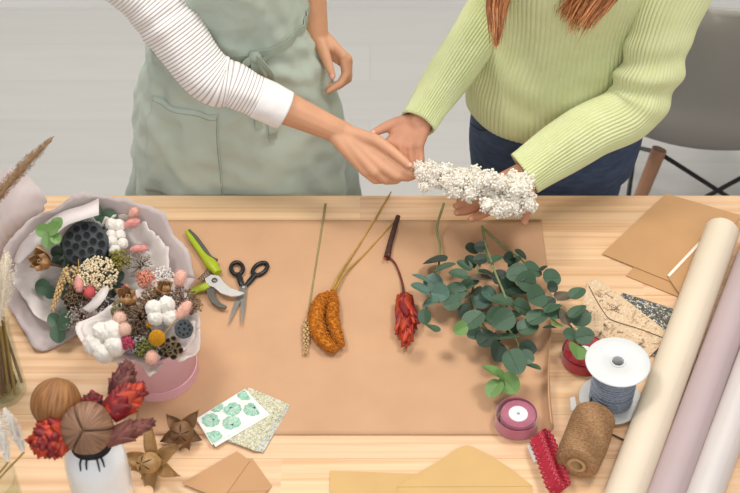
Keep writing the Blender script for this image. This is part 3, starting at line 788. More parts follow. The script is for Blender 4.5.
def put_leaf(parent, p, r, k, att, q, level=.5):
    """leaf blade at p with its base turned toward att"""
    o = bpy.data.objects.new('leaf', LEAF_ME[k][q.randrange(4)]); COL.objects.link(o); o.parent = parent
    d = V((p.x - att.x, p.y - att.y, 0))
    if d.length < .003: d = V((q.uniform(-1, 1), q.uniform(-1, 1), 0))
    yaw = math.atan2(d.y, d.x)
    n = V((q.uniform(-level, level), q.uniform(-level, level) - .12, 1)).normalized()
    xax = V((math.cos(yaw), math.sin(yaw), 0)); xax = (xax - n * xax.dot(n)).normalized(); yax = n.cross(xax)
    mt = Matrix((xax, yax, n)).transposed().to_4x4()
    o.matrix_local = Matrix.Translation(p - OFF[parent.name]) @ mt @ Matrix.Scale(r, 4)
    OFF[o.name] = OFF[parent.name]
    return o, p - xax * r * .95
EUC = [('A', [(444, 203, .80), (437, 228, .775), (440, 248, .772), (437, 275, .775), (428, 298, .772), (426, 322, .765)]),
       ('B', [(482, 226, .80), (486, 245, .79), (495, 272, .80), (506, 300, .79), (507, 325, .785), (518, 345, .775), (513, 367, .775), (504, 385, .77)]),
       ('C', [(484, 229, .79), (505, 248, .775), (524, 262, .775), (531, 285, .785), (541, 305, .785), (560, 318, .785), (574, 330, .785), (578, 346, .79)]),
       ('D', [(487, 246, .782), (478, 270, .785), (472, 296, .785), (478, 316, .78), (490, 334, .775), (503, 346, .77)])]
EL = """A 421 279 17 b;A 421 290 20 b;A 433 283 19 b;A 440 293 20 b;A 430 303 17 b;A 425 316 14 m;A 431 328 18 m;A 436 262 25 d;A 444 269 22 m
D 456 293 22 m;D 453 303 17 m;D 459 275 18 m;B 472 249 14 d;B 481 247 12 d;D 471 262 14 d;B 481 260 15 d;D 465 266 16 m;B 487 274 17 d;D 481 279 19 w;D 469 285 23 m;D 474 294 20 d
D 480 300 21 b;B 490 295 20 b;B 495 260 16 m;C 509 258 13 d;C 515 262 15 m;C 517 275 18 m;B 507 288 20 d;B 504 302 22 m;B 499 277 15 d;C 510 259 12 d;C 521 255 14 d;C 518 273 20 m;C 532 270 20 m
C 527 282 22 m;C 543 269 9 d;C 551 278 19 m;C 552 287 12 d;C 537 296 23 m;C 517 293 20 d;C 564 297 20 w;C 577 294 17 m;C 553 308 18 m;C 549 302 13 d;B 522 308 21 m;C 577 312 19 m
D 474 320 23 m;D 461 328 14 l;D 475 332 15 m;B 504 319 22 m;B 511 318 21 d;B 527 328 20 m;B 537 318 21 m;C 554 312 16 m;C 556 324 14 l;C 564 317 17 w;C 580 318 20 m;C 570 335 14 m;C 584 336 17 m
C 582 331 13 l;C 577 351 21 l;D 488 339 23 d;D 507 338 21 m;D 498 351 21 d;B 514 361 23 m;B 527 348 16 d;B 526 357 14 m;B 532 367 15 m;B 494 373 21 l;B 495 388 18 l;B 509 383 20 l;C 550 328 12 d
B 497 316 20 m;D 486 318 16 d;B 515 330 18 d;D 465 310 15 d"""
elabel = {'A': 'short eucalyptus sprig nearest the red protea, leftmost of the pile', 'B': 'longest eucalyptus branch, ending in bright young leaves by the pink ribbon',
          'C': 'eucalyptus branch arching right over the red ribbon roll', 'D': 'dark eucalyptus branch in the middle of the pile beneath the longest one'}
ETH = {}
qe = random.Random(5)
for k, P in EUC:
    W = [pt(*p) for p in P]; c = sum(W, V()) / len(W); c.z = TZ
    ETH[k] = (thing('eucalyptus_branch', c, elabel[k], 'eucalyptus', 'eucalyptus branches on the kraft sheet'), catmull(W, 60))
    part('stem', MB().tube(W, [.0026, .0024, .002, .0014], 8, 50), stem_e, ETH[k][0])
for s in EL.replace('\n', ';').split(';'):
    k, x, y, sz, tone = s.split(); x, y, sz = float(x), float(y), float(sz)
    par, C = ETH[k]; z = TZ + qe.uniform(.026, .06) + (0.012 if tone in 'ml' else 0); p = pt(x, y, z)
    r = sz / 2 / 515 * 1.06
    att = min(C, key=lambda c: (c - p).length)
    o, b = put_leaf(par, p, r, tone, att, qe, .8)
    if (att - b).length > .004:
        part('leaf_stalk', MB().tube([att, att.lerp(b, .5) + V((0, 0, .002)), b], [.0011, .0008], 5, 6), stem_e, o)

# ------------------------------------------------------------------ dried flower builders: local, facing +Z, about 1 unit = metre
pod_d = M('charcoal lotus pod', '#3f464a', .7, .15, 60, .2); pod_hole = M('lotus hole shadow', '#131415', .9, 0)
cotton_w = M('cotton fluff', '#e3ddd4', .95, .06, 60, .9, 160, sheen=.5); husk = M('brown husk', '#6b4b32', .8, .25, 80)
bunny_p = M('pink plush', '#d9938a', .95, .15, 200, sheen=.6); bunny_l = M('peach plush', '#e2ab97', .95, .12, 200, sheen=.6)
pod_b = M('dry pod petal', '#a87d52', .6, .25, 30, stretch=(1, 1, .2)); pod_in = M('pod heart', '#c29a63', .55, .2, 40)
rice_m = M('ivory florets', '#e6d6b4', .85, .1, 150); yellow = M('yellow button flower', '#d79a16', .9, .25, 300); olive = M('olive buds', '#8d8338', .8, .3, 150); brownf = M('brown buds', '#7e6247', .85, .3, 150); greyf = M('grey florets', '#b3a79c', .9, .2, 150)
gum = M('gum nut', '#6f5b3d', .7, .25, 80); gum_in = M('gum nut hollow', '#1f1711', .9, 0); coral = M('coral florets', '#d98d75', .9, .2, 150); magenta = M('magenta florets', '#b7425f', .9, .2, 150); twig_m = M('brown twig', '#6f5840', .8, .2, 80)
def B_lotus(r, holes):
    def f(t):
        mb = MB().lathe([(r * .18, -r * 1.3), (r * .45, -r * .9), (r * .85, -r * .35), (r, -r * .06), (r * .98, r * .02), (r * .9, r * .05), (0.0005, r * .09)], n=40, caps=(True, False), fn=lambda a, h: 1 + .02 * math.sin(7 * a))
        part('pod', mb, pod_d, t)
        h = MB(); q = random.Random(3); P = [(0, 0)]
        if holes > 12: P += [(.38 * math.cos(a), .38 * math.sin(a)) for a in [i * PI / 3 + .3 for i in range(6)]] + [(.73 * math.cos(a), .73 * math.sin(a)) for a in [i * 2 * PI / 12 for i in range(12)]]
        else: P += [(.6 * math.cos(a), .6 * math.sin(a)) for a in [i * PI / 4 for i in range(8)]]
        k = .125 if holes > 12 else .12
        for x, y in P:
            rr = r * k * 1.18 * q.uniform(.9, 1.1); z = r * (.092 - .045 * math.hypot(x, y))
            h.lathe([(rr * 1.25, z - .0006), (rr * 1.2, z + r * .025), (rr, z + r * .03), (rr * .9, z - .0002), (.0003, z - .0004)], V((x * r, y * r, 0)), n=14, caps=(False, False), mi=0)
            h.lathe([(rr * 1.02, z + r * .029), (.0003, z + r * .012)], V((x * r, y * r, 0)), n=14, caps=(False, False), mi=1)
        part('seed_holes', h, [pod_d, pod_hole], t)
    return f
def B_cotton(r, n=4, seed=1):
    def f(t):
        q = random.Random(seed)
        for k in range(n):
            a = 2 * PI * k / n + .5 + q.uniform(-.25, .25); kk = q.uniform(.85, 1.15); c = V((math.cos(a) * r * .58, math.sin(a) * r * .58, r * q.uniform(-.05, .2)))
            part('cotton_tuft', MB().ell(c, (r * .53 * kk, r * .56 * kk, r * .6), 24, 16, 0, None, lambda u, c=c: 1 + .16 * noise.noise(u * 3 + c * 300) + .07 * noise.noise(u * 8 + c * 90)), cotton_w, t)
        mb = MB()
        for k in range(n):
            a = 2 * PI * k / n + .5 + PI / n; b = bract(r * 1.0, r * .22, -.3, .4)
            mb.merge(b, Matrix.Rotation(a, 4, 'Z') @ Matrix.Translation((0, -r * .15, -r * .45)) @ Matrix.Rotation(.95, 4, 'X'))
        mb.tube([V((0, 0, -r * .4)), V((0, 0, -r * 1.6))], [.0025, .002], 6, 3)
        part('husk', mb, husk, t)
    return f
def B_bunny(L, r, m):
    def f(t):
        mb = MB().ell((0, 0, L * .5), (r, r, L * .52), 12, 12); q = random.Random(9)
        for k in range(260):
            a = q.uniform(0, 2 * PI); s = q.uniform(.02, .98); rr = r * math.sin(PI * s) ** .6
            p = V((rr * math.cos(a), rr * math.sin(a), L * s)); d = V((math.cos(a), math.sin(a), .9)) * .0035
            mb.add([p + V((.0004, 0, 0)), p - V((.0004, 0, 0)), p + d], [(0, 1, 2)])
        part('plush_head', mb, m, t)
        part('stem', MB().tube([V((0, 0, .002)), V((0, 0, -.035))], [.0011, .0009], 5, 3), straw, t)
    return f
def B_openpod(r, n=5, seed=2, heart=True):
    def f(t):
        q = random.Random(seed)
        for k in range(n):
            a = 2 * PI * k / n + q.uniform(-.15, .15)
            b = bract(r * q.uniform(1.1, 1.4), r * q.uniform(.42, .55), -.12, .8)
            b.xform(Matrix.Rotation(a, 4, 'Z') @ Matrix.Translation((0, -r * .12, -r * .25)) @ Matrix.Rotation(q.uniform(.45, .85), 4, 'X'))
            solid(part('petal', b, pod_b, t), .0009, 0)
        if heart:
            mb = MB()
            for k in range(5):
                a = 2 * PI * k / 5; b = bract(r * .75, r * .2, -.35, .5)
                mb.merge(b, Matrix.Rotation(a, 4, 'Z') @ Matrix.Translation((0, -r * .2, -r * .1)) @ Matrix.Rotation(.25, 4, 'X'))
            mb.ell((0, 0, r * .15), (r * .2, r * .2, r * .4), 12, 8)
            solid(part('pod_heart', mb, pod_in, t), .0008, 0)
        part('stem', MB().tube([V((0, 0, -r * .2)), V((0, 0, -r * 1.4))], [.003, .0022], 6, 3), twig_m, t)
    return f
def B_cluster(r, n, b0, b1, m, dome=.6, stems=True, seed=4):
    """dome of tiny florets on fine stalks"""
    def f(t):
        q = random.Random(seed); mb = MB(); sm = MB()
        for k in range(n):
            a = q.uniform(0, 2 * PI); s = math.sqrt(q.random()); z = dome * r * (1 - s * s) + q.uniform(-.12, .12) * r
            p = V((r * s * math.cos(a), r * s * math.sin(a), z)); mb.blob(p, q.uniform(b0, b1))
            if stems and k % 4 == 0: sm.tube([p, p * .4 + V((0, 0, -r * .4)), V((0, 0, -r))], [.0006, .0009], 3, 3)
        part('florets', mb, m, t)
        if stems: part('stalks', sm, twig_m, t)
    return f
def B_ball(r, m):
    def f(t):
        mb = MB().ell((0, 0, 0), r * .93, 18, 12)
        for k in range(420):
            z = 1 - 2 * (k + .5) / 420; a = k * 2.39996; s = math.sqrt(1 - z * z); mb.blob(V((s * math.cos(a), s * math.sin(a), z)) * r * .96, r * .11)
        part('button', mb, m, t); part('stem', MB().tube([V((0, 0, -r * .8)), V((0, 0, -r * 4))], [.0014, .0012], 5, 3), straw, t)
    return f
def B_gum(r, n, seed=6):
    def f(t):
        q = random.Random(seed)
        for k in range(n):
            a = k * 2.4; s = r * 1.75 * math.sqrt(k / n); c = V((s * math.cos(a), s * math.sin(a), -s * .25)); ax = (V((0, 0, 1)) + V((c.x, c.y, 0)) * (.5 / r * .5))
            mb = MB().lathe([(r * .2, -r * 1.2), (r * .72, -r * .7), (r * .72, -r * .1), (r * .58, r * .32), (r * .66, r * .45), (r * .5, r * .45)], c, ax, 14, 0, (True, False))
            mb.lathe([(r * .5, r * .45), (r * .36, r * .1), (.0002, r * .0)], c, ax, 14, 1, (False, False)); part('gum_nut', mb, [gum, gum_in], t)
        part('stem', MB().tube([V((0, 0, -r)), V((0, 0, -r * 4))], [.003, .002], 6, 3), twig_m, t)
    return f
def B_leaves(spots, tone):
    def f(t):
        q = random.Random(8)
        part('stem', MB().tube([V((0, 0, -.004)), V((0, -.01, -.045))], [.0016, .0013], 5, 4), stem_e, t)
        for x, y, r in spots:
            o = bpy.data.objects.new('leaf', LEAF_ME[tone][q.randrange(4)]); COL.objects.link(o); o.parent = t
            n = V((q.uniform(-.3, .3), q.uniform(-.3, .3), 1)).normalized(); a = math.atan2(y, x) if (x or y) else 0
            xa = V((math.cos(a), math.sin(a), 0)); xa = (xa - n * xa.dot(n)).normalized()
            o.matrix_local = Matrix.Translation(V((x, y, q.uniform(-.004, .006)))) @ Matrix((xa, n.cross(xa), n)).transposed().to_4x4() @ Matrix.Scale(r, 4)
    return f
def B_wheat(L):
    def f(t):
        part('ear', wheat_ear(MB(), V((0, 0, 0)), V((0, 0, L)), .0085, 11), wheat_m, t); part('stem', MB().tube([V((0, 0, .002)), V((0, 0, -.03))], [.0013, .0012], 5, 3), straw, t)
    return f
TOCAM = lambda p: (CAM - p).normalized()
def place(name, px, z, builder, label, cat, d=None, roll=0., group=None, camw=.0):
    """d: facing direction (default: mostly up and a little towards the front)"""
    p = pt(*px, z); d = V(d) if d is not None else V((0, -.55, .8))
    t = thing(name, p, label, cat, group, face_quat(d, roll)); builder(t); return t

# ------------------------------------------------------------------ big bouquet, lying in its paper
lilac = translucent('lilac wrapping paper', '#d0c3c1', .5, .25); tissue = translucent('white tissue paper', '#f2ece8', .45, .35, .9)
def wrap_sheet(center, rim, prof, nseg=96, nr=16, crumple=.006, seed=0, start=0.0):
    """crumpled paper cup: centre point, closed list of rim points, radial height profile"""
    C = V(center); n = len(rim); Rm = catmull([V(p) for p in rim] + [V(rim[0])], nseg); mb = MB()
    def f(u, v):
        e = Rm[int(round(u * nseg)) % nseg]; v2 = start + (1 - start) * v; p = C.lerp(e, v2)
        zl = C.z + (e.z - C.z) * interp(prof, v2); p.z = zl
        th = u * 2 * PI
        cr = crumple * (.3 + .7 * v2) * (noise.noise(V((math.cos(th) * 3 + seed, math.sin(th) * 3, v2 * 2.2))) + .6 * abs(noise.noise(V((math.cos(th) * 7, math.sin(th) * 7 + seed, v2 * 4)))))
        p += V((math.cos(th) * cr * .6, math.sin(th) * cr * .6, cr))
        p.z = max(p.z, TZ + .0015); return p
    return mb.grid(f, nseg, nr)
bz = .755
rimO = [pt(*p) for p in ((196, 278, .80), (180, 240, .835), (166, 220, .86), (140, 203, .885), (108, 195, .905), (70, 198, .905), (38, 216, .885), (14, 238, .86), (3, 266, .82), (8, 300, .785), (22, 328, .768), (41, 351, .757), (80, 334, .757), (120, 322, .757), (165, 318, .765))]
bq = thing('bouquet_wrapping', pt(95, 272), 'lilac and white paper wrapped round the large dried bouquet on the left', 'wrapping paper')
def pc(x, y, z): return pt(x, y, z)
solid(part('outer_paper', wrap_sheet(pt(92, 275, bz), rimO, [0, .05, .22, .55, 1.0], 120, 18, .014, 1.3), lilac, bq), .0006, 0)
rimI = [pt(*p) for p in ((168, 276, .81), (165, 250, .83), (156, 228, .85), (132, 216, .862), (104, 222, .875), (85, 214, .885), (62, 226, .88), (40, 240, .865), (22, 256, .84), (18, 284, .80), (30, 306, .785), (46, 322, .777), (74, 322, .772), (110, 312, .772), (150, 306, .78))]
solid(part('tissue_lining', wrap_sheet(pt(94, 272, bz + .006), rimI, [0, .06, .25, .6, 1.0], 160, 30, .026, 5.1), tissue, bq, 'translucent white tissue'), .0004, 0)
# folded-over front lips of the paper
def strip(rows, mb, nu=24):
    A = [catmull(r, nu) for r in rows]; m = len(rows) - 1
    return mb.grid(lambda u, v: A[int(round(v * m))][int(round(u * nu))], nu, m)
mb = MB()
strip([[pt(*p) for p in ((13, 262, .845), (22, 243, .868), (40, 226, .888), (62, 212, .9), (84, 205, .912), (99, 198, .912))],
       [pt(*p) for p in ((16, 264, .853), (28, 248, .876), (46, 232, .895), (64, 219, .908), (84, 212, .917), (99, 206, .918))],
       [pt(*p) for p in ((17, 266, .855), (33, 251, .876), (52, 238, .893), (66, 226, .905), (82, 220, .913), (99, 215, .914))]], mb)
solid(part('folded_lip', mb, M('pale fold of paper', '#d8cdcb', .5, .04, 8), bq), .0006, 0)
mb = MB()
tl = [pt(*p) for p in ((8, 236, .835), (24, 222, .86), (42, 212, .89))]
strip([[pt(*p) for p in ((1, 262, .80), (10, 242, .83), (24, 226, .86), (46, 212, .89))], [pt(*p) for p in ((-14, 240, .85), (0, 222, .875), (16, 212, .89), (44, 206, .90))],
       [pt(*p) for p in ((-24, 206, .885), (-6, 198, .9), (18, 194, .91), (47, 202, .912))], [pt(*p) for p in ((-20, 178, .91), (0, 170, .93), (24, 172, .935), (46, 198, .92))]], mb)
mb.v = [v + V((0, -.3, 1)) * (.014 * noise.noise(v * 30) + .010 * abs(noise.noise(v * 70))) for v in mb.v]
solid(part('flared_tail', mb, translucent('pale lilac tail', '#ddd2d0', .5, .3, .85), bq), .0005, 0)

FG = 'dried flowers in the paper bouquet'
def P1(name, px, z, b, label, cat='dried flower', d=None, roll=0.): return place(name, px, z, b, label, cat, d, roll, FG)
P1('lotus_pod', (85, 244), .868, B_lotus(.0435, 19), 'large dark grey lotus seed pod full of round holes', 'seed pod', (0.02, -.62, .80))
P1('eucalyptus_sprig', (50, 232), .915, B_leaves([(-.013, .004, .0145), (.007, .004, .014), (-.002, -.016, .0135), (.014, .014, .012), (.013, -.014, .011)], 'l'), 'bright green round leaf sprig left of the large lotus pod', 'leaves', (-.1, -.5, .85))
P1('eucalyptus_sprig', (93, 217), .873, B_leaves([(-.024, 0, .015), (.004, .006, .016), (.03, .0, .017), (.018, -.012, .014)], 'm'), 'green leaf sprig behind the large lotus pod', 'leaves', (.05, -.5, .85))
P1('eucalyptus_sprig', (46, 289), .80, B_leaves([(-.006, .004, .017), (.012, -.008, .014)], 'm'), 'dark green leaves between the brown pod and the wheat ear', 'leaves', (-.2, -.5, .8))
P1('eucalyptus_sprig', (59, 326), .79, B_leaves([(-.01, .012, .014), (.012, .004, .016), (.0, -.014, .0165), (.014, .022, .012)], 'm'), 'green leaf sprig hanging lowest under the wheat ear', 'leaves', (-.1, -.45, .85))
P1('cotton_boll', (115, 231), .862, B_cotton(.021, 4, 2), 'off white cotton boll right of the large lotus pod, upper one', 'cotton', (.3, -.5, .8), .4)
P1('cotton_boll', (117, 245), .856, B_cotton(.019, 3, 3), 'off white cotton boll touching the right rim of the large lotus pod, lower one', 'cotton', (.3, -.6, .75))
P1('open_seed_pod', (46, 263), .865, B_openpod(.034, 6, 2), 'brown open dried seed pod left below the large lotus pod', 'seed pod', (-.35, -.55, .75))
P1('bunny_tail', (124, 226), .868, B_bunny(.032, .0085, bunny_p), 'pink bunny tail grass right of the cotton, furthest back', 'grass', (.9, .15, .25))
P1('bunny_tail', (130, 217), .87, B_bunny(.022, .008, bunny_l), 'small pale pink bunny tail behind the other pink ones', 'grass', (.55, .5, .5))
P1('bunny_tail', (130, 250), .85, B_bunny(.034, .0085, bunny_p), 'pink bunny tail lying level right of the yellow green filler', 'grass', (1, .02, .12))
P1('rice_flower', (98, 275), .862, B_cluster(.036, 330, .0022, .0034, rice_m, .45, True, 3), 'flat cluster of ivory rice flower below the large lotus pod', 'dried flower', (0, -.5, .85))
P1('filler_sprig', (119, 262), .85, B_cluster(.022, 130, .002, .0036, olive, .6, True, 5), 'yellow green bud sprig below the cotton bolls', 'filler sprig')
P1('filler_sprig', (139, 264), .845, B_cluster(.025, 120, .0012, .0022, greyf, .7, True, 6), 'grey misty floret sprig right of the yellow green buds', 'filler sprig')
P1('filler_sprig', (145, 278), .84, B_cluster(.017, 90, .0014, .0028, coral, .9, True, 7), 'coral floret sprig beside the grey mist, above the open pod', 'filler sprig')
P1('wheat_ear', (63, 279), .845, B_wheat(.060), 'long pale wheat ear pointing down left at the bouquet edge', 'wheat', (-.22, -.85, -.35))
P1('filler_sprig', (71, 277), .85, B_cluster(.020, 90, .0022, .004, M('straw buds', '#c8ad7c', .8, .2, 150), .6, True, 8), 'straw coloured bud sprig above the wheat ear', 'filler sprig')
P1('bunny_tail', (79, 275), .86, B_bunny(.036, .0080, bunny_p), 'salmon pink bunny tail pointing down beside the ivory florets', 'grass', (.12, -.8, -.15))
P1('rose_petal_bud', (90, 291), .855, B_cotton(.001, 0) if False else B_bunny(.021, .010, M('coral red plush', '#cf5b5e', .9, .1, 100)), 'coral red bud under the ivory florets', 'bud', (.1, -.6, .5))
P1('gum_nut_cluster', (72, 301), .835, B_gum(.0085, 9, 4), 'brown gum nut cluster right of the wheat ear', 'gum nuts', (-.1, -.6, .75))
P1('filler_sprig', (82, 318), .815, B_cluster(.030, 160, .0012, .0024, greyf, .5, True, 10), 'grey white floret sprig lowest in the bouquet above the tissue', 'filler sprig')
P1('filler_sprig', (108, 308), .83, B_cluster(.022, 120, .0016, .003, M('slate buds', '#4d4a4c', .8, .2, 100), .5, True, 12), 'dark slate bud sprig beside the white ribbon end', 'filler sprig')
P1('filler_sprig', (78, 296), .83, B_cluster(.026, 140, .0018, .0034, brownf, .5, True, 14), 'brown bud filler between the salmon bunny tail and the gum nuts', 'filler sprig')
mb = MB(); strip([[pt(*p) for p in ((82, 309, .85), (92, 300, .862), (100, 290, .87), (108, 285, .868))], [pt(*p) for p in ((90, 313, .848), (99, 306, .862), (106, 297, .87), (109, 290, .868))]], mb)
solid(solo('paper_scrap', mb, tissue, pt(98, 300, .85), 'white twisted paper end between the two bouquets', 'paper'), .0006, 0)

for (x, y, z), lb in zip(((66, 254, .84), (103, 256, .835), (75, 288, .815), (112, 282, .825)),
        ('dark leaf sprig added as shade between the brown pod and the large lotus pod', 'dark leaf sprig added as shade under the lower right rim of the large lotus pod', 'dark leaf sprig added as shade behind the gum nuts and wheat ear', 'dark leaf sprig added as shade beside the ivory rice flower')):
    P1('shade_sprig', (x, y), z, B_leaves([(-.016, .004, .013), (.012, .008, .013), (.0, -.016, .013), (.016, -.014, .012), (-.014, -.014, .012), (.0, .018, .012)], 'd'), lb, 'leaves', (0, -.5, .85))  # dark leaves added to stand in for the shadow between the flowers
# ------------------------------------------------------------------ round pink box with the second bouquet
pink_box = M('pink box card', '#dbaab3', .5, .03, 8)
bc = pt(159, 372); bcx, bcy = bc.x, bc.y; BH = .105
hb = thing('flower_box', V((bcx, bcy, TZ + .0025)), 'round pink cardboard box holding the small dried bouquet', 'box')
zb = TZ + .0025
part('box_wall', MB().lathe([(.0005, zb), (.068, zb), (.069, zb + .001), (.069, zb + BH), (.0665, zb + BH), (.0665, zb + .003), (.0005, zb + .003)], V((bcx, bcy, 0)), n=64, caps=(False, False)), pink_box, hb)
part('base_band', MB().lathe([(.0692, zb), (.0712, zb), (.0712, zb + .022), (.0692, zb + .0225), (.0692, zb)], V((bcx, bcy, 0)), n=64, caps=(False, False)), pink_box, hb)
rimB = [pt(*p) for p in ((199, 330, .865), (199, 350, .855), (182, 362, .862), (168, 361, .85), (152, 376, .858), (138, 364, .855), (112, 362, .862), (94, 356, .872), (77, 329, .885), (96, 316, .885), (120, 300, .895), (148, 282, .905), (172, 278, .905), (186, 292, .895), (196, 310, .88))]
tp = thing('tissue_ruffle', V((bcx, bcy, zb + BH)), 'ruffled white tissue collar around the small bouquet in the pink box', 'tissue paper')
solid(part('outer_sheet', wrap_sheet(V((bcx, bcy, zb + .055)), rimB, [0, .25, .6, .88, 1.0], 120, 18, .010, 2.2), tissue, tp), .0005, 0)
rimC = [(p - V((bcx, bcy, 0))) * .9 + V((bcx, bcy, 0)) for p in rimB]
for p in rimC: p.z = p.z * .0 + .875 + R.uniform(-.008, .012)
solid(part('inner_sheet', wrap_sheet(V((bcx, bcy, zb + .065)), rimC, [0, .2, .55, .85, 1.0], 120, 14, .012, 8.2), tissue, tp), .0004, 0)
FG2 = 'dried flowers in the pink box'
def P2(name, px, z, b, label, cat='dried flower', d=None, roll=0.): return place(name, px, z, b, label, cat, d, roll, FG2)
P2('cotton_boll', (162, 312), .922, B_cotton(.0255, 4, 5), 'bright white cotton boll in the middle of the box bouquet', 'cotton', (.1, -.6, .75), .5)
P2('cotton_boll', (106, 342), .898, B_cotton(.034, 5, 6), 'large white cotton boll at the left edge of the box bouquet', 'cotton', (-.25, -.55, .75), .2)
P2('lotus_pod', (184, 329), .905, B_lotus(.0165, 9), 'small dark lotus pod at the right of the box bouquet', 'seed pod', (.35, -.6, .75))
P2('button_flower', (157, 338), .918, B_ball(.0135, yellow), 'round mustard yellow button flower in the box bouquet', 'dried flower')
P2('button_flower', (149, 325), .912, B_ball(.005, yellow), 'tiny yellow button flower left above the round mustard one', 'dried flower')
P2('gum_nut_cluster', (170, 348), .90, B_gum(.0095, 14, 3), 'cluster of open brown gum nuts under the yellow button flower', 'gum nuts', (.1, -.7, .7))
P2('bunny_tail', (177, 318), .92, B_bunny(.036, .009, bunny_l), 'peach bunny tail between the white cotton and small lotus pod', 'grass', (.55, .65, .35))
P2('bunny_tail', (153, 352), .888, B_bunny(.030, .0105, bunny_l), 'peach bunny tail drooping at the front rim of the box bouquet', 'grass', (.0, -.75, .25))
P2('bunny_tail', (178, 288), .905, B_bunny(.032, .0105, bunny_l), 'pale peach bunny tail at the back right of the box bouquet', 'grass', (.2, .65, .6))
P2('bunny_tail', (126, 330), .912, B_bunny(.022, .0120, M('blush plush', '#d8b3a0', .95, .1, 200)), 'blush round bunny tail above the large cotton, lower', 'grass', (-.05, -.5, .7))
P2('bunny_tail', (121, 321), .915, B_bunny(.022, .0120, MATS['blush plush']), 'blush round bunny tail above the large cotton, upper', 'grass', (-.05, -.3, .8))
P2('open_seed_pod', (131, 300), .915, B_openpod(.030, 6, 7), 'tall brown open seed pod at the back of the box bouquet', 'seed pod', (-.15, -.35, .9))
P2('open_seed_pod', (165, 291), .905, B_openpod(.022, 6, 9, True), 'brown curled seed pod behind the bright white cotton', 'seed pod', (.1, -.2, .95))
P2('magenta_floret', (127, 343), .908, B_cluster(.011, 70, .0018, .0034, magenta, .7, False, 3), 'small magenta floret tuft beside the large cotton', 'dried flower')
P2('magenta_floret', (126, 290), .918, B_cluster(.008, 40, .0018, .0034, magenta, .7, False, 4), 'tiny magenta bud inside the tall brown pod', 'dried flower')
P2('filler_sprig', (140, 316), .905, B_cluster(.030, 260, .0018, .0034, brownf, .6, True, 21), 'brown bud sprig filling the centre of the box bouquet', 'filler sprig')
P2('filler_sprig', (137, 333), .90, B_cluster(.024, 200, .0016, .003, M('dark brown buds', '#5e4a38', .85, .3, 150), .6, True, 22), 'dark brown bud sprig between the cotton bolls', 'filler sprig')
P2('filler_sprig', (146, 348), .893, B_cluster(.020, 130, .002, .0036, M('moss green buds', '#737838', .8, .3, 150), .6, True, 23), 'moss green bud sprig below the yellow button flower', 'filler sprig')
P2('filler_sprig', (138, 345), .895, B_cluster(.018, 110, .0012, .0022, M('lilac grey florets', '#a9a0a8', .9, .2, 150), .7, True, 24), 'lilac grey floret sprig right of the magenta tuft', 'filler sprig')
P2('filler_sprig', (182, 302), .905, B_cluster(.028, 190, .0014, .0028, M('dusty mauve buds', '#84685a', .85, .3, 150), .7, True, 25), 'dusty mauve bud sprig at the right above the small lotus pod', 'filler sprig')
P2('filler_sprig', (194, 306), .895, B_cluster(.015, 120, .0014, .0028, M('tan buds', '#a08062', .85, .3, 150), .9, True, 26), 'tan fuzzy sprig at the far right rim near the pruners', 'filler sprig')
P2('filler_sprig', (121, 309), .90, B_cluster(.018, 110, .0018, .0032, M('sage tan buds', '#9a8f6a', .85, .3, 150), .7, True, 27), 'sage tan bud sprig left of the tall brown pod', 'filler sprig')
P2('filler_sprig', (147, 281), .905, B_cluster(.016, 110, .0016, .003, coral, 1.0, True, 28), 'coral floret sprig at the back of the box bouquet', 'filler sprig')
P2('filler_sprig', (163, 279), .90, B_cluster(.022, 150, .0014, .0026, M('white florets', '#e8e2dc', .9, .1, 150), .6, True, 29), 'white misty floret sprig at the back of the box bouquet', 'filler sprig')
P2('filler_sprig', (152, 300), .90, B_cluster(.022, 150, .0018, .0032, M('warm brown buds', '#8b6f50', .85, .3, 150), .6, True, 30), 'warm brown bud sprig left of the curled seed pod', 'filler sprig')

# ------------------------------------------------------------------ white bottle vase with red proteas (front left)
vt = pt(90, 436, .93); vx, vy = vt.x, vt.y
porc = M('white glazed ceramic', '#eceef0', .18, 0, coat=.4)
wv = thing('ceramic_vase', V((vx, vy, TZ)), 'white glazed bottle vase with the red proteas and brown seed balls', 'vase')
prof = [(.0005, 0), (.044, 0), (.048, .004), (.050, .02), (.050, .11), (.048, .132), (.040, .15), (.030, .158), (.0275, .165), (.0275, .176), (.031, .182), (.029, .184), (.025, .180), (.025, .165), (.036, .148), (.045, .127), (.047, .02), (.044, .006), (.0005, .006)]
part('body', MB().lathe(prof, V((vx, vy, TZ)), n=56, caps=(False, False)), porc, wv)
mb = MB()
for k in range(3):
    z = TZ + .160 + k * .005
    mb.tube([V((vx + .0308 * math.cos(a), vy + .0308 * math.sin(a), z + .0012 * math.sin(3 * a + k))) for a in [i * 2 * PI / 24 for i in range(25)]], .0022, 6, 48)
for a, L_ in ((-1.9, .020), (-1.65, .014), (-1.2, .024), (-1.0, .016)):
    p = V((vx + .032 * math.cos(a), vy + .032 * math.sin(a), TZ + .164)); o = V((math.cos(a), math.sin(a), 0))
    mb.tube([p, p + o * .008 + V((0, 0, -.004)), p + o * .011 + V((0, 0, -L_))], [.002, .0012], 5, 6)
part('neck_tie', mb, M('black tie cord', '#1f1b1b', .8, 0), wv)
ballm = bpy.data.materials.new('striated seed ball'); ballm.use_nodes = True
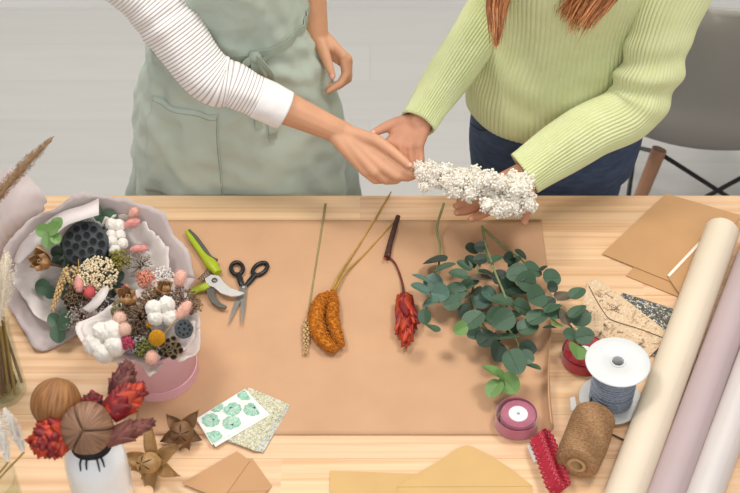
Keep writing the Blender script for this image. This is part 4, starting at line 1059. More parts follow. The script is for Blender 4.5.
def _ball(m, c0, c1):
    nt = m.node_tree; N = nt.nodes; L = nt.links; b = N['Principled BSDF']; b.inputs['Roughness'].default_value = .6
    tc = N.new('ShaderNodeTexCoord'); gr = N.new('ShaderNodeSeparateXYZ'); L.new(tc.outputs['Object'], gr.inputs[0])
    at = N.new('ShaderNodeMath'); at.operation = 'ARCTAN2'; L.new(gr.outputs['Y'], at.inputs[0]); L.new(gr.outputs['X'], at.inputs[1])
    cb = N.new('ShaderNodeCombineXYZ'); mu = N.new('ShaderNodeMath'); mu.operation = 'MULTIPLY'; mu.inputs[1].default_value = 9; L.new(at.outputs[0], mu.inputs[0]); L.new(mu.outputs[0], cb.inputs[0])
    mz = N.new('ShaderNodeMath'); mz.operation = 'MULTIPLY'; mz.inputs[1].default_value = 25; L.new(gr.outputs['Z'], mz.inputs[0]); L.new(mz.outputs[0], cb.inputs[2])
    no = N.new('ShaderNodeTexNoise'); no.inputs['Scale'].default_value = 1; no.inputs['Detail'].default_value = 4; L.new(cb.outputs[0], no.inputs['Vector'])
    r = N.new('ShaderNodeValToRGB'); r.color_ramp.elements[0].position = .3; r.color_ramp.elements[0].color = lin(c0); r.color_ramp.elements[1].position = .7; r.color_ramp.elements[1].color = lin(c1)
    L.new(no.outputs['Fac'], r.inputs[0]); L.new(r.outputs[0], b.inputs['Base Color'])
    bp = N.new('ShaderNodeBump'); bp.inputs['Strength'].default_value = .7; bp.inputs['Distance'].default_value = .003; L.new(no.outputs['Fac'], bp.inputs['Height']); L.new(bp.outputs[0], b.inputs['Normal'])
_ball(ballm, '#6b4022', '#a8743f')
ballm2 = bpy.data.materials.new('cracked seed ball'); ballm2.use_nodes = True; _ball(ballm2, '#664735', '#a0775a')
seam = M('dark seam', '#2c1b12', .9, 0)
VG = 'stems in the white vase'
def seedball(px, z, r, m, d, label, ns):
    p = pt(*px, z); q = face_quat(d); t = thing('seed_ball', p, label, 'seed ball', VG, q)
    def fn(u):
        a = math.atan2(u.y, u.x); g = 0
        for k in range(ns): g = max(g, math.exp(-((math.remainder(a - k * 2 * PI / ns, 2 * PI)) * math.hypot(u.x, u.y) / .045) ** 2))
        return (1 - .10 * g) * (1 + .02 * noise.noise(u * 2))
    part('shell', MB().ell((0, 0, 0), r, 96, 40, 0, None, fn), m, t)
    mb = MB()
    for k in range(ns):
        a = k * 2 * PI / ns; mb.tube([V((math.cos(a) * math.sin(s), math.sin(a) * math.sin(s), math.cos(s))) * r * .925 for s in [.02 + i * 2.6 / 16 for i in range(17)]], [.0005, .0009, .0004], 5, 32)
    part('seam', mb, seam, t)
    nk = V((vx, vy, TZ + .17)) - p; mt = q.to_matrix().inverted()
    e = mt @ nk; part('stem', MB().tube([e.normalized() * r * .9, e, mt @ (V((vx, vy, TZ + .02)) - p)], [.003, .003], 6, 6), twig_m, t)
seedball((56, 403), .985, .0395, ballm, (.15, .75, .65), 'tan brown round seed ball, upper left in the white vase', 2)
seedball((87, 428), .985, .0405, ballm2, (.05, -.70, .72), 'brown seed ball with dark split seams, centre of the white vase', 3)
def vase_protea(a, b, r, mats, label, rows, per, spread, seed):
    t = thing('protea_bloom', a, label, 'flower', VG); protea_head(t, a, b, r, mats, rows, per, spread, seed)
    nk = V((vx, vy, TZ + .172)); part('stem', MB().tube([a + (b - a) * .05, a.lerp(nk, .6), nk, V((vx, vy, TZ + .02))], [.0035, .003, .003], 6, 12), twig_m, t)
vase_protea(pt(68, 432, .965), pt(30, 447, .975), .030, [red_a, red_b], 'dark red protea drooping left at the vase mouth', 7, 10, .28, 4)
vase_protea(pt(108, 414, .985), pt(146, 384, 1.01), .0235, [red_a, red_b], 'bright red protea leaning right out of the vase', 7, 9, .10, 5)
vase_protea(pt(118, 398, .975), pt(130, 361, 1.00), .0215, [red_c, red_d], 'dark wine protea bud furthest back in the vase', 7, 8, .05, 6)
vase_protea(pt(90, 412, .97), pt(96, 391, .99), .018, [red_a, red_c], 'small deep red protea between the two seed balls and the buds', 5, 7, .4, 7)
vase_protea(pt(104, 440, .965), pt(156, 421, .975), .017, [red_d, MATS['dusty wine bract']], 'long dusty red brown bud pointing right over the vase edge', 8, 6, .02, 8)

# ------------------------------------------------------------------ dried flowers lying on the table beside the vase
def dried(px, r, d, label, seed, n=6, closed=False):
    p = pt(*px, TZ + r * .75); t = thing('dried_seed_flower', p, label, 'dried flower', 'dried seed flowers on the table', face_quat(d))
    q = random.Random(seed)
    tan = M('tan dry petal', '#a67f50', .6, .3, 30, stretch=(1, 1, .2)); tan_d = M('brown dry petal', '#7f5a37', .6, .3, 30); hrt = M('tan seed pod', '#b08a56', .5, .25, 60)
    for k in range(n):
        a = 2 * PI * k / n + q.uniform(-.25, .25); b = bract(r * (1.75 if not closed else 1.15) * q.uniform(.8, 1.15), r * .46, .30 if not closed else .5, .5)
        b.xform(Matrix.Rotation(a, 4, 'Z') @ Matrix.Translation((0, -r * .2, -r * .35)) @ Matrix.Rotation((1.15 if not closed else 1.0) + q.uniform(-.15, .15), 4, 'X'))
        solid(part('petal', b, tan if not closed else tan_d, t), .0008, 0)
    def rb(u):
        a = math.atan2(u.y, u.x); return 1 + .10 * abs(math.cos(a * 2.5)) * math.hypot(u.x, u.y)
    part('pod_core', MB().ell((0, 0, r * .15), (r * .62, r * (.50 if not closed else .62), r * .62), 40, 14, 0, None, rb), hrt if not closed else tan_d, t)
    slit = M('dark pod slit', '#3c2817', .8, 0)
    for k in range(5):
        a = 2 * PI * k / 5 + .3
        part('pod_slit', MB().tube([V((math.cos(a) * math.sin(e) * r * .60, math.sin(a) * math.sin(e) * r * (.48 if not closed else .60), r * .16 + math.cos(e) * r * .63)) for e in (.15, .5, .9, 1.25)], [.0004, .0016, .0006], 6, 10), slit, t)
dried((151, 463), .034, (-.5, -.6, .75), 'tan dried seed flower with long petals, nearer the white vase', 3)
dried((182, 432), .031, (0, -.75, .7), 'brown dried seed flower with curled petals beside the leaf print card', 6, 5, True)

# ------------------------------------------------------------------ glass vases at the left edge
glass = thin_glass('clear glass')
def glass_vase(c, r, h, label):
    t = thing('glass_vase', c, label, 'vase', 'glass vases')
    part('glass_body', MB().lathe([(.0005, 0), (r * .96, 0), (r, .004), (r, h), (r - .0025, h), (r - .0025, .012), (.0005, .010)], c, n=48, caps=(False, False)), glass, t); return t
g1 = pt(3, 391); g1.z = TZ; glass_vase(g1, .042, .185, 'clear glass vase with brown dried stems behind the red proteas')
q = random.Random(12)
for k in range(52):
    a0 = q.uniform(0, 2 * PI); a1 = a0 + q.uniform(.2, 1.2); r0 = .036 * math.sqrt(q.random()); r1 = .037 * math.sqrt(q.random())
    p0 = g1 + V((r0 * math.cos(a0), r0 * math.sin(a0), .014)); p1 = g1 + V((r1 * math.cos(a1), r1 * math.sin(a1), .20)); p2 = p1 + (p1 - p0) * .25
    solo('dried_twig', MB().tube([p0, p1, p2], [.0030, .0026], 6, 8), [twig_m, straw, M('pale brown stem', '#7f5f45', .7, .2, 60)][k % 3], p0, 'thin brown dried stem standing in the glass vase at the left edge', 'stem', 'dried stems in the glass vase')
def plume(name, P, r, m, label, n, hair, seed, cat='grass', stem=None, sm=None):
    t = thing(name, P[0], label, cat); q = random.Random(seed); C = catmull(P, 60); mb = MB()
    for k in range(n):
        i = q.randrange(0, 60); s = i / 60; d = (C[i + 1] - C[i]).normalized(); x, y, _ = frame(d); a = q.uniform(0, 2 * PI)
        o = x * math.cos(a) + y * math.sin(a); rr = r * math.sin(PI * (.08 + .9 * s)) ** .7
        p = C[i] + o * rr * .2; e = C[i] + o * rr * q.uniform(.6, 1.1) + d * hair * q.uniform(.6, 1.4)
        w = d.cross(o) * .0008
        mb.add([p - w, p + w, e], [(0, 1, 2)])
        if q.random() < .5: mb.blob(p.lerp(e, .8), .0013)
    mb.tube(P, [.0012, .0008], 5, 30); part('plume', mb, m, t)
    if stem: part('stem', MB().tube(stem, [.0018, .0016], 6, 16), sm or straw, t)
plume('reed_plume', [pt(-24, 226, .985), pt(0, 194, 1.0), pt(22, 168, 1.01), pt(47, 143, 1.015)], .016, M('reed plume', '#a5835f', .9, .25, 150), 'brown reed plume leaning in from the left edge over the wrapping', 1100, .02, 3, stem=[pt(-24, 226, .985), g1 + V((.01, .02, .19)), g1 + V((-.01, .0, .012))])
plume('pampas_plume', [pt(-4, 330, .955), pt(2, 300, .98), pt(4, 278, .995), pt(6, 258, 1.0)], .020, M('cream pampas', '#e8dcc6', .95, .1, 150, sheen=.4), 'cream fluffy pampas plume at the left edge above the glass vase', 900, .016, 5, stem=[pt(-4, 330, .955), g1 + V((.0, .0, .15)), g1 + V((.01, -.01, .012))])
g2 = pt(-6, 500, .82); g2.z = TZ; glass_vase(g2, .045, .13, 'clear glass vase at the lower left corner holding white grass')
for k, (a_, b_, lb) in enumerate((((8, 462, .90), (-4, 410, .935), 'white bunny tail grass leaning left in the corner glass vase'), ((24, 452, .90), (6, 412, .935), 'white bunny tail grass leaning right in the corner glass vase'))):
    a, b = pt(*a_), pt(*b_)
    plume('white_bunny_tail', [a, a.lerp(b, .5), b], .013, M('white plush', '#f1ece4', .95, .05, 100, sheen=.5), lb, 700, .008, 20 + k, stem=[a, g2 + V((.004 * k, 0, .10)), g2 + V((0, .01, .012))])
# ------------------------------------------------------------------ people
skin1 = M('fair skin', '#d59f7c', .5, .05, 25, .06, 300, sss=.12); skin2 = M('warm skin', '#cb9070', .5, .07, 25, .06, 300, sss=.12)
nail = M('fingernail', '#e0a799', .3, 0, coat=.3); eye_w = M('eye white', '#efeae6', .3, 0); iris = M('brown iris', '#4a3020', .2, 0); lipm = M('lips', '#b5665d', .45, .05)
def remesh(mb, name, mat_, parent, vox, smooth=6, fac=.5):
    """fuse overlapping closed shapes into one continuous surface"""
    me = mb.mesh(name + '_raw', mat_); o = bpy.data.objects.new(name + '_raw', me); COL.objects.link(o)
    r = o.modifiers.new('r', 'REMESH'); r.mode = 'VOXEL'; r.voxel_size = vox; r.use_smooth_shade = True
    s = o.modifiers.new('s', 'SMOOTH'); s.factor = fac; s.iterations = smooth
    dg = bpy.context.evaluated_depsgraph_get(); dg.update()
    m2 = bpy.data.meshes.new_from_object(o.evaluated_get(dg)); bpy.data.objects.remove(o); bpy.data.meshes.remove(me)
    m2.name = name; m2.materials.clear(); m2.materials.append(mat_)
    m2.polygons.foreach_set('use_smooth', [True] * len(m2.polygons))
    off = OFF[parent.name]; m2.transform(Matrix.Translation(-off))
    o = bpy.data.objects.new(name, m2); COL.objects.link(o); o.parent = parent; OFF[o.name] = off; return o

def hand(mb, wrist, wdir_side, digits, thumb, wr=.024, tr=.0105, s=1.0):
    """wrist point, metacarpal+phalanx chains (first point = knuckle), thumb chain"""
    n = len(digits)
    for i, D in enumerate(digits):
        k = [.0095, .0098, .0092, .0082][i] * s
        root = wrist + wdir_side * (.013 - .0087 * i)
        mb.capsule(root, D[0], .0155 * s, k * 1.28)
        m = len(D); rad = [k * 1.18, k * 1.06, k * .95, k * .74][:m]
        mb.chain(D, rad)
        if i: 
            mb.capsule(root.lerp(D[0], .55), digits[i - 1][0].lerp(wrist, .45), .0125 * s, .0125 * s)
            mb.capsule(D[0].lerp(wrist, .08), digits[i - 1][0].lerp(wrist, .08), k * 1.1, k * 1.1)
    mb.chain(thumb, [.0165 * s, .0128 * s, tr * s * .98, .0078 * s])
    mb.capsule(wrist, thumb[0], .019 * s, .0165 * s)
    mb.capsule(thumb[0].lerp(thumb[1], .6), digits[0][0].lerp(wrist, .5), .0095 * s, .011 * s)
def nail_at(parent, P, up, r=.0048):
    """nail plate on the last segment of a digit"""
    a, b = P[-2], P[-1]; d = (b - a).normalized(); u = (up - d * up.dot(d)).normalized(); x = d.cross(u)
    c = b + d * .0015 + u * .0052
    mb = MB().ell((0, 0, 0), (r, r * 1.3, .0018), 12, 8); mb.xform(Matrix.Translation(c) @ Matrix((x, d, u)).transposed().to_4x4()); part('fingernail', mb, nail, parent)

def person_body(root, J, skin_m, hands):
    mb = MB()
    # torso, neck
    T = J['torso']                                  # list of (centre, rx, ry)
    rs = []
    for c, rx, ry in T: rs.append([V((c.x + rx * math.cos(2 * PI * k / 28), c.y + ry * math.sin(2 * PI * k / 28), c.z)) for k in range(28)])
    mb.rings(rs)
    mb.capsule(J['neck'][0], J['neck'][1], .056, .052)
    for s in 'LR':
        sh, el, wr = J['sh' + s], J['el' + s], J['wr' + s]
        mb.capsule(J['neck'][0] + (sh - J['neck'][0]) * .25 - V((0, 0, .02)), sh, .05, .05)
        mb.chain([sh, sh.lerp(el, .5), el], [.048, .043, .036]); mb.chain([el, el.lerp(wr, .35), el.lerp(wr, .75), wr], [.036, .038, .029, .0235])
        hip, kn, an = J['hip' + s], J['kn' + s], J['an' + s]
        mb.chain([hip, hip.lerp(kn, .5), kn], [.085, .07, .052]); mb.chain([kn, kn.lerp(an, .3), an], [.05, .052, .033])
        mb.capsule(an - V((0, 0, .03)), an + V((0, -.14, -.055)), .034, .024)
    H = J['head']; fw = J['face']                    # head centre, face direction
    x = V((0, 0, 1)).cross(fw).normalized(); up = fw.cross(x)
    mt = Matrix((x, -fw, up)).transposed()
    def hp(a, b, c): return H + x * a + fw * b + up * c
    mb.ell(H + up * .02, (.073, .092, .105), 24, 16, 0, mt)
    mb.capsule(hp(0, .03, -.045), hp(0, .055, -.085), .052, .024)
    mb.capsule(hp(0, .088, .01), hp(0, .107, -.028), .008, .0125)
    for s in (-1, 1):
        mb.ell(hp(s * .075, -.01, -.005), (.008, .018, .03), 12, 8, 0, mt)
        mb.capsule(hp(s * .014, .085, .038), hp(s * .05, .07, .034), .008, .006)
        mb.capsule(hp(s * .035, .068, -.015), hp(s * .05, .05, -.02), .022, .02)
    for h in hands: hand(mb, *h[:4], **(h[4] if len(h) > 4 else {}))
    body = remesh(mb, 'body', skin_m, root, .0026, 5)
    for s in (-1, 1):
        part('eye', MB().ell(hp(s * .03, .075, .014), .0125, 14, 10, 0), eye_w, body)
        part('iris', MB().ell(hp(s * .03, .0855, .014), .0058, 12, 8, 0), iris, body)
    part('mouth', MB().tube([hp(-.023, .088, -.056), hp(0, .098, -.055), hp(.023, .088, -.056)], [.002, .006, .002], 8, 12, flat=.7), lipm, body)
    return body, hp

def cloth_noise(p, sc=14, st=(1, 1, 1)): return noise.noise(V((p.x * st[0], p.y * st[1], p.z * st[2])) * sc)
def ring_loft(mb, rings, nz_, na, fn=None, cap=False, mi=0, expo=2.0, a0=0., a1=2 * PI):
    """rings: (centre, rx, ry_front, ry_back) from bottom to top, smoothly interpolated; front is -Y"""
    Cc = catmull([r[0] for r in rings], nz_); rs = []
    full = abs(a1 - a0 - 2 * PI) < 1e-6
    A = catmull([V((r[1], r[2], r[3])) for r in rings], nz_)
    m = na if full else na + 1
    for i in range(nz_ + 1):
        ring = []
        for j in range(m):
            a = a0 + (a1 - a0) * j / na; ca, sa = math.cos(a), math.sin(a); ry = A[i].y if sa < 0 else A[i].z
            q = (abs(ca) ** expo + abs(sa) ** expo) ** (-1 / expo)
            p = Cc[i] + V((A[i].x * ca * q, ry * sa * q, 0))
            if fn:
                d = V((ca, sa, 0)); p = p + d * fn(a, i / nz_, p)
            ring.append(p)
        rs.append(ring)
    return mb.rings(rs, mi, cap, cap, closed=full)
def sleeve(mb, P, rad, nr, na, fn=None, mi=0):
    """open tube along P with a turned-in end"""
    return mb.tube(P, rad, na, nr, mi=mi, caps=False, fn=fn)

# ================================================================= left woman
lw = thing('person', V((-.27, .17, 0)), 'woman in sage green apron and striped white top, passing the white flower spray', 'person')
wrA = pt(338, 131, .935); elA = pt(207, 73, 1.065); shA = pt(103, -60, 1.29)
wrC = pt(317, 37, .985); elC = V((-.135, .28, 1.15)); shC = V((-.10, .17, 1.345))
C0 = V((-.27, .17, 0))
def q3(*L): return [pt(*p) for p in L]
handA = [q3((386, 160, .913), (401, 170, .902), (412, 173.5, .896), (420.5, 175.5, .892)),
         q3((382, 167, .905), (397, 176, .893), (408, 177, .886), (414, 176, .882)),
         q3((375, 172, .897), (386, 180, .880), (396, 180, .872), (402, 177, .872)),
         q3((366, 172, .890), (375, 180, .874), (384, 180, .868), (390, 177, .868))]
thA = q3((354, 135, .932), (377, 141, .938), (393, 152, .932), (408.5, 165, .918))
handC = [q3((343, 56, .962), (346, 74, .930), (340, 84, .918), (328, 91, .914)),
         q3((347, 59, .955), (348, 77, .918), (338, 86, .906), (319, 88, .903)),
         q3((348, 62, .945), (348, 79, .906), (338, 86, .897), (325, 86, .896)),
         q3((346, 65, .935), (345, 80, .902), (336, 85, .894), (326, 84, .893))]
thC = q3((321, 44, .982), (325, 55, .975), (329, 66, .964), (332.5, 76, .952))
JL = dict(torso=[(C0 + V((0, .02, .80)), .16, .10), (C0 + V((0, .02, .90)), .165, .105), (C0 + V((0, .02, 1.03)), .125, .088), (C0 + V((0, .01, 1.2)), .14, .10), (C0 + V((0, .0, 1.31)), .145, .085), (C0 + V((0, .0, 1.38)), .08, .06)],
          neck=[C0 + V((0, -.0, 1.38)), C0 + V((0, -.03, 1.46))], head=C0 + V((.01, -.06, 1.56)), face=V((.25, -.9, -.45)).normalized(),
          shR=shA, elR=elA, wrR=wrA, shL=shC, elL=elC, wrL=wrC,
          hipL=C0 + V((.085, .02, .82)), knL=C0 + V((.09, .03, .45)), anL=C0 + V((.09, .05, .085)), hipR=C0 + V((-.085, .02, .82)), knR=C0 + V((-.09, .02, .45)), anR=C0 + V((-.09, .05, .085)))
sdA = (pt(352, 122, .935) - pt(326, 140, .935)).normalized(); sdC = (pt(322, 34, .985) - pt(310, 40, .985)).normalized()
bodyL, hpL = person_body(lw, JL, skin1, [(wrA, sdA, handA, thA), (wrC, (pt(312, 40, .985) - pt(324, 34, .985)).normalized() * -1, handC, thC, dict(s=.92))])
for P in (thA, handA[0]): nail_at(bodyL, P, V((0, -.3, 1)))
nail_at(bodyL, thC, V((-.1, -.8, .6))); 
# striped top
def stripe_mat(name, period, a, b, axis_uv=False):
    m = bpy.data.materials.new(name); m.use_nodes = True; m.node_tree.nodes['Principled BSDF'].inputs['Roughness'].default_value = .85
    m.node_tree.nodes['Principled BSDF'].inputs['Base Color'].default_value = lin(a); return m
white_kn = M('white knit', '#efecea', .9, .03, 60, sheen=.3); stripe_kn = M('taupe knit stripe', '#c2b8b4', .9, .05, 60, sheen=.2)
def striped_tube(P, rad, period, na, wr_fn=None):
    C = catmull(P, 400); acc = [0.]
    for i in range(400): acc.append(acc[-1] + (C[i + 1] - C[i]).length)
    L = acc[-1]; n = int(L / period); sub = 6; mb = MB(); Q = []; RR = []; k = 0
    for i in range(29):                          # even arc-length steps keep the stripes evenly spaced
        s_ = L * i / 28
        while k < 399 and acc[k + 1] < s_: k += 1
        Q.append(C[k].lerp(C[k + 1], min(1, (s_ - acc[k]) / max(1e-9, acc[k + 1] - acc[k])))); RR.append(interp(rad, k / 400))
    P, rad = Q, RR
    def fn(a, v):
        s = (v * n) % 1.0; return .0011 * math.sin(PI * s) + (wr_fn(a, v) if wr_fn else 0)
    mb.tube(P, rad, na, n * sub, caps=False, fn=fn)
    k = 0
    for i in range(n * sub):
        for j in range(na): mb.mi[k] = 1 if i % sub in (4, 5) else 0; k += 1
    return mb
top = MB()
ring_loft(top, [(C0 + V((0, .02, .86)), .175, .118, .12), (C0 + V((-.01, .02, 1.03)), .136, .098, .11), (C0 + V((-.012, .01, 1.2)), .140, .115, .112), (C0 + V((-.006, 0, 1.30)), .145, .10, .10), (C0 + V((0, -.005, 1.365)), .110, .085, .085), (C0 + V((0, -.01, 1.395)), .075, .068, .072)], 216, 64)
for k in range(len(top.f)): top.mi[k] = 1 if (k // 64) % 4 == 3 else 0
shirt = part('striped_top', top, [white_kn, stripe_kn], lw)
cuffA = pt(257, 97, 1.016); cuffM = pt(271, 103.5, 1.002); endA = pt(285, 110, .988)
inner = C0 + V((-.045, .005, 1.30))
mb = striped_tube([inner, shA + V((0, 0, .0)), shA.lerp(elA, .5), elA + V((0, 0, .0)), elA.lerp(cuffA, .5), cuffA.lerp(cuffM, .3)], [.090, .064, .054, .0485, .043, .0385], .0068, 56,
                  lambda a, v: .006 * noise.noise(V((math.cos(a) * 1.2, math.sin(a) * 1.2, v * 7))) + .002 * math.exp(-((v - .60) / .05) ** 2) * math.sin(v * 90 + 2 * math.sin(a)))
solid(part('sleeve', mb, [white_kn, stripe_kn], shirt), .002, -1)
mb = MB().tube([cuffA, cuffM, endA], [.0405, .0400, .0385], 56, 16, caps=False, fn=lambda a, v: .0010 * noise.noise(V((math.cos(a) * 2, math.sin(a) * 2, v * 3))))
solid(part('cuff', mb, white_kn, shirt, 'plain white cuff'), .003, -1)
mb = striped_tube([C0 + V((.045, .005, 1.30)), shC, shC.lerp(elC, .5), elC + V((0, .01, .012)), elC.lerp(wrC, .08)], [.088, .062, .054, .049, .044], .0068, 48)
solid(part('sleeve', mb, [white_kn, stripe_kn], shirt), .002, -1)
# apron
sage = M('sage cotton', '#b8c4b7', .85, .05, 10, .12, 500, sheen=.2); sage_d = M('shaded sage strap', '#a5b0a0', .85, .05, 10, .1, 500)  # tie and bow use a darker sage, their shading put into the colour
def ap_fold(a, v, p):
    f = .008 * noise.noise(V((math.cos(a) * 2.6, math.sin(a) * 2.6, p.z * 9))) + .0055 * (1 - 2 * abs(noise.noise(V((math.cos(a) * 3 + p.z * 5, math.sin(a) * 3, p.z * 15 + 3))))) + .0042 * noise.noise(V((math.cos(a) * 6, math.sin(a) * 6 + p.z * 12, p.z * 26)))
    low = max(0, 1.0 - p.z) / .35
    f += low * .010 * math.sin(a * 9 + 2.4 * noise.noise(V((math.cos(a), math.sin(a), p.z * 3)))) * (.35 + .65 * low)
    f += .004 * math.sin(p.z * 120 + a * 5 + 3 * noise.noise(V((a * 2, p.z * 8, 0)))) * math.exp(-((p.z - .99) / .06) ** 2)
    return f
A0 = C0 + V((-.009, 0, 0))
AR = [(A0 + V((-.0, .005, .52)), .255, .165, .15), (A0 + V((-.0, .0, .66)), .231, .16, .145), (A0 + V((0, 0, .78)), .218, .152, .14), (A0 + V((-.002, .005, .88)), .200, .143, .135), (A0 + V((0, .01, .97)), .170, .128, .125), (A0 + V((.0, .012, 1.035)), .152, .116, .118), (A0 + V((-.002, .01, 1.10)), .152, .122, .122), (A0 + V((-.006, .005, 1.19)), .156, .137, .122), (A0 + V((-.004, .0, 1.27)), .158, .132, .112), (A0 + V((0, -.004, 1.33)), .15, .115, .095)]
apron = part('apron', MB(), sage, lw)
mb = ring_loft(MB(), AR, 150, 200, ap_fold, a0=PI * .62, a1=PI * 2.38)
apron.data = mb.mesh('apron', sage, OFF[apron.name]); solid(apron, .0018, 1)
def on_apron(a, z, o=.003):
    """point on the apron surface at angle a, height z"""
    Cc = catmull([r[0] for r in AR], 150); A = catmull([V((r[1], r[2], r[3])) for r in AR], 150)
    i = min(range(151), key=lambda k: abs(Cc[k].z - z)); v = i / 150
    ca, sa = math.cos(a), math.sin(a); ry = A[i].y if sa < 0 else A[i].z
    p = Cc[i] + V((A[i].x * ca, ry * sa, 0)); p.z = z
    return p + V((ca, sa, 0)) * (ap_fold(a, v, p) + o + .0018)
AF = 1.5 * PI
def band(fa, n=40, w=.012, t=.0022):
    """flat strap following a list of points with outward normals"""
    mb = MB(); rs = []
    for i in range(n + 1):
        p, nn = fa(i / n); q, _ = fa(min(1, i / n + .01)); r_, _ = fa(max(0, i / n - .01)); d = (q - r_).normalized(); u = nn.cross(d).normalized(); nn = d.cross(u) * (1 if True else -1)
        if nn.dot(fa(i / n)[1]) < 0: nn = -nn
        rs.append([p - u * w + nn * 0, p - u * w + nn * t, p + u * w + nn * t, p + u * w])
    return mb.rings(rs)
def strap_pts(u):
    a = AF - 1.75 + 3.5 * u; z = 1.046 + .03 * math.sin((a - AF) * .8); p = on_apron(a, z, .002); return p, V((math.cos(a), math.sin(a), 0))
part('waist_tie', band(strap_pts, 90, .0085), sage_d, apron)
knot = on_apron(AF + .36, 1.058, .012)
bow = part('bow', MB().ell(knot, (.014, .011, .013), 14, 10, 0, None, lambda u: 1 + .15 * noise.noise(u * 3)), sage_d, apron)
def ribbon_path(P, w, t=.0018, tw=V((0, -1, .1)), n=40):
    C = catmull(P, n)
    def fa(u):
        x = u * n; k = min(int(x), n - 1); return C[k].lerp(C[k + 1], x - k), tw
    return band(fa, n, w, t)
dn = lambda x, y, z: knot + V((x, y, z))
part('bow_loop', ribbon_path([dn(0, -.002, 0), dn(-.018, -.014, -.006), dn(-.026, -.016, -.040), dn(-.012, -.012, -.062), dn(-.002, -.010, -.038), dn(0, -.004, -.002)], .0085, tw=V((.6, -1, 0))), sage_d, bow)
part('bow_loop', ribbon_path([dn(0, -.002, 0), dn(.014, -.014, -.002), dn(.030, -.014, -.030), dn(.028, -.010, -.055), dn(.012, -.008, -.038), dn(0, -.003, -.002)], .0085, tw=V((-.6, -1, 0))), sage_d, bow)
def tail_pts(a0, a1, z1):
    return lambda u: (on_apron(a0 + (a1 - a0) * u + .04 * math.sin(u * 5), 1.05 + (z1 - 1.05) * u, .004), V((math.cos(a0), math.sin(a0), 0)))
part('bow_tail', band(tail_pts(AF + .44, AF + .47, .865), 50, .0085), sage_d, bow)
part('bow_tail', band(tail_pts(AF + .41, AF + .34, .90), 50, .008), sage_d, bow)
# pocket: a patch just off the apron, top edge and right seam visible
def pocket(a0, a1, z0, z1, o):
    mb = MB(); return mb.grid(lambda u, v: on_apron(a0 + (a1 - a0) * u, z0 + (z1 - z0) * v, o), 30, 24)
solid(part('pocket', pocket(AF - .95, AF - .10, .70, .935, .0015), sage, apron), .0016, 1)
sm = MB()
for a0, z0, a1, z1 in ((AF - .115, .70, AF - .115, .93), (AF - .94, .925, AF - .10, .925)):
    sm.tube([on_apron(a0 + (a1 - a0) * i / 12, z0 + (z1 - z0) * i / 12, .0036) for i in range(13)], .0006, 4, 24)
part('pocket_seam', sm, M('sage seam', '#7f8f7c', .8, 0), apron)
for s in (-1, 1):
    part('shoulder_strap', MB().tube([C0 + V((s * .11, -.112, 1.30)), C0 + V((s * .115, -.05, 1.372)), C0 + V((s * .10, .06, 1.365)), C0 + V((s * .05, .115, 1.25))], .013, 8, 24, flat=.25), sage_d, apron)
# trousers, shoes, hair (below the table or above the frame)
def legs(root, J, m, shoe_m, name, r=(.102, .084, .068, .06), top=.90):
    mb = MB()
    for s in 'LR':
        hip, kn, an = J['hip' + s], J['kn' + s], J['an' + s]
        mb.chain([hip + V((0, 0, .03)), hip.lerp(kn, .5), kn, kn.lerp(an, .5), an + V((0, 0, .0))], [r[0], r[1], r[2], r[3], r[3] * .92])
    return mb
trs = M('dark trousers', '#3a3d44', .85, .08, 60)
mb = legs(lw, JL, trs, None, 'trousers'); rs = []
ring_loft(mb, [(C0 + V((0, .02, .74)), .17, .105, .12), (C0 + V((0, .02, .86)), .168, .11, .12), (C0 + V((0, .02, .94)), .155, .10, .112)], 12, 40, cap=True)
remesh(mb, 'trousers', trs, lw, .008, 4)
def shoes(root, J, m):
    for s in 'LR':
        an = J['an' + s]; mb = MB(); mb.ell(V((an.x, an.y - .065, .045)), (.047, .135, .045), 20, 12, 0, None, lambda u: 1 - .12 * max(0, -u.y) * max(0, u.z)); mb.box((an.x - .044, an.y - .19, .0), (an.x + .044, an.y + .062, .02)); mb.capsule(V((an.x, an.y, .05)), V((an.x, an.y, .10)), .042, .044)
        remesh(mb, 'shoe', m, root, .006, 4)
shoes(lw, JL, M('white trainers', '#dcdcda', .6, .03))
def hair_cap(root, hp, H, m, lengths, seed, bun=False):
    mb = MB(); q = random.Random(seed)
    mb.ell(hp(0, -.012, .035), (.086, .103, .108), 24, 16, 0, None)
    if bun: mb.ell(hp(0, -.12, .03), .045, 16, 12)
    return mb
hbr = M('brown hair', '#5a3a26', .5, .25, 30, stretch=(6, 6, .6))
mb = hair_cap(lw, hpL, None, hbr, None, 1, True); keep = MB()
hl = part('hair', mb, hbr, lw)

# ================================================================= right woman
rw = thing('person', V((.40, .19, 0)), 'woman in lime green ribbed jumper and jeans with long auburn hair, holding flowers', 'person')
D0 = V((.395, .19, 0))
wrB = pt(418, 123.5, .945); elB = pt(501, -4, 1.06); shB = D0 + V((-.155, .02, 1.29))
wrD = pt(526, 174, .870); elD = pt(632, 104, .97); shD = pt(690, -62, 1.265)
handB = [q3((390, 143, .927), (391, 153, .912), (395, 160, .905), (399, 164, .905)),
         q3((400, 146, .924), (401, 157, .908), (404, 165, .899), (407, 169, .898)),
         q3((410, 147, .923), (411, 157, .908), (412, 165, .899), (413, 169, .898)),
         q3((419, 145, .925), (420, 153, .912), (421, 160, .904), (420.5, 163, .904))]
thB = q3((408, 122, .945), (396, 123.5, .946), (384, 128, .945), (374, 132.5, .944))
handD = [q3((500, 204, .838), (486, 212, .832), (478, 216, .835), (471, 219, .842)),
         q3((494, 198, .836), (476, 207, .829), (466, 211, .833), (457, 212.5, .840)),
         q3((488, 192, .836), (473, 200, .829), (464, 204, .832), (456, 206, .838)),
         q3((483, 187, .838), (472, 194, .832), (465, 198, .834), (459, 200, .838))]
thD = q3((527, 184, .862), (529, 197, .858), (527, 210, .851), (524.5, 222, .844))
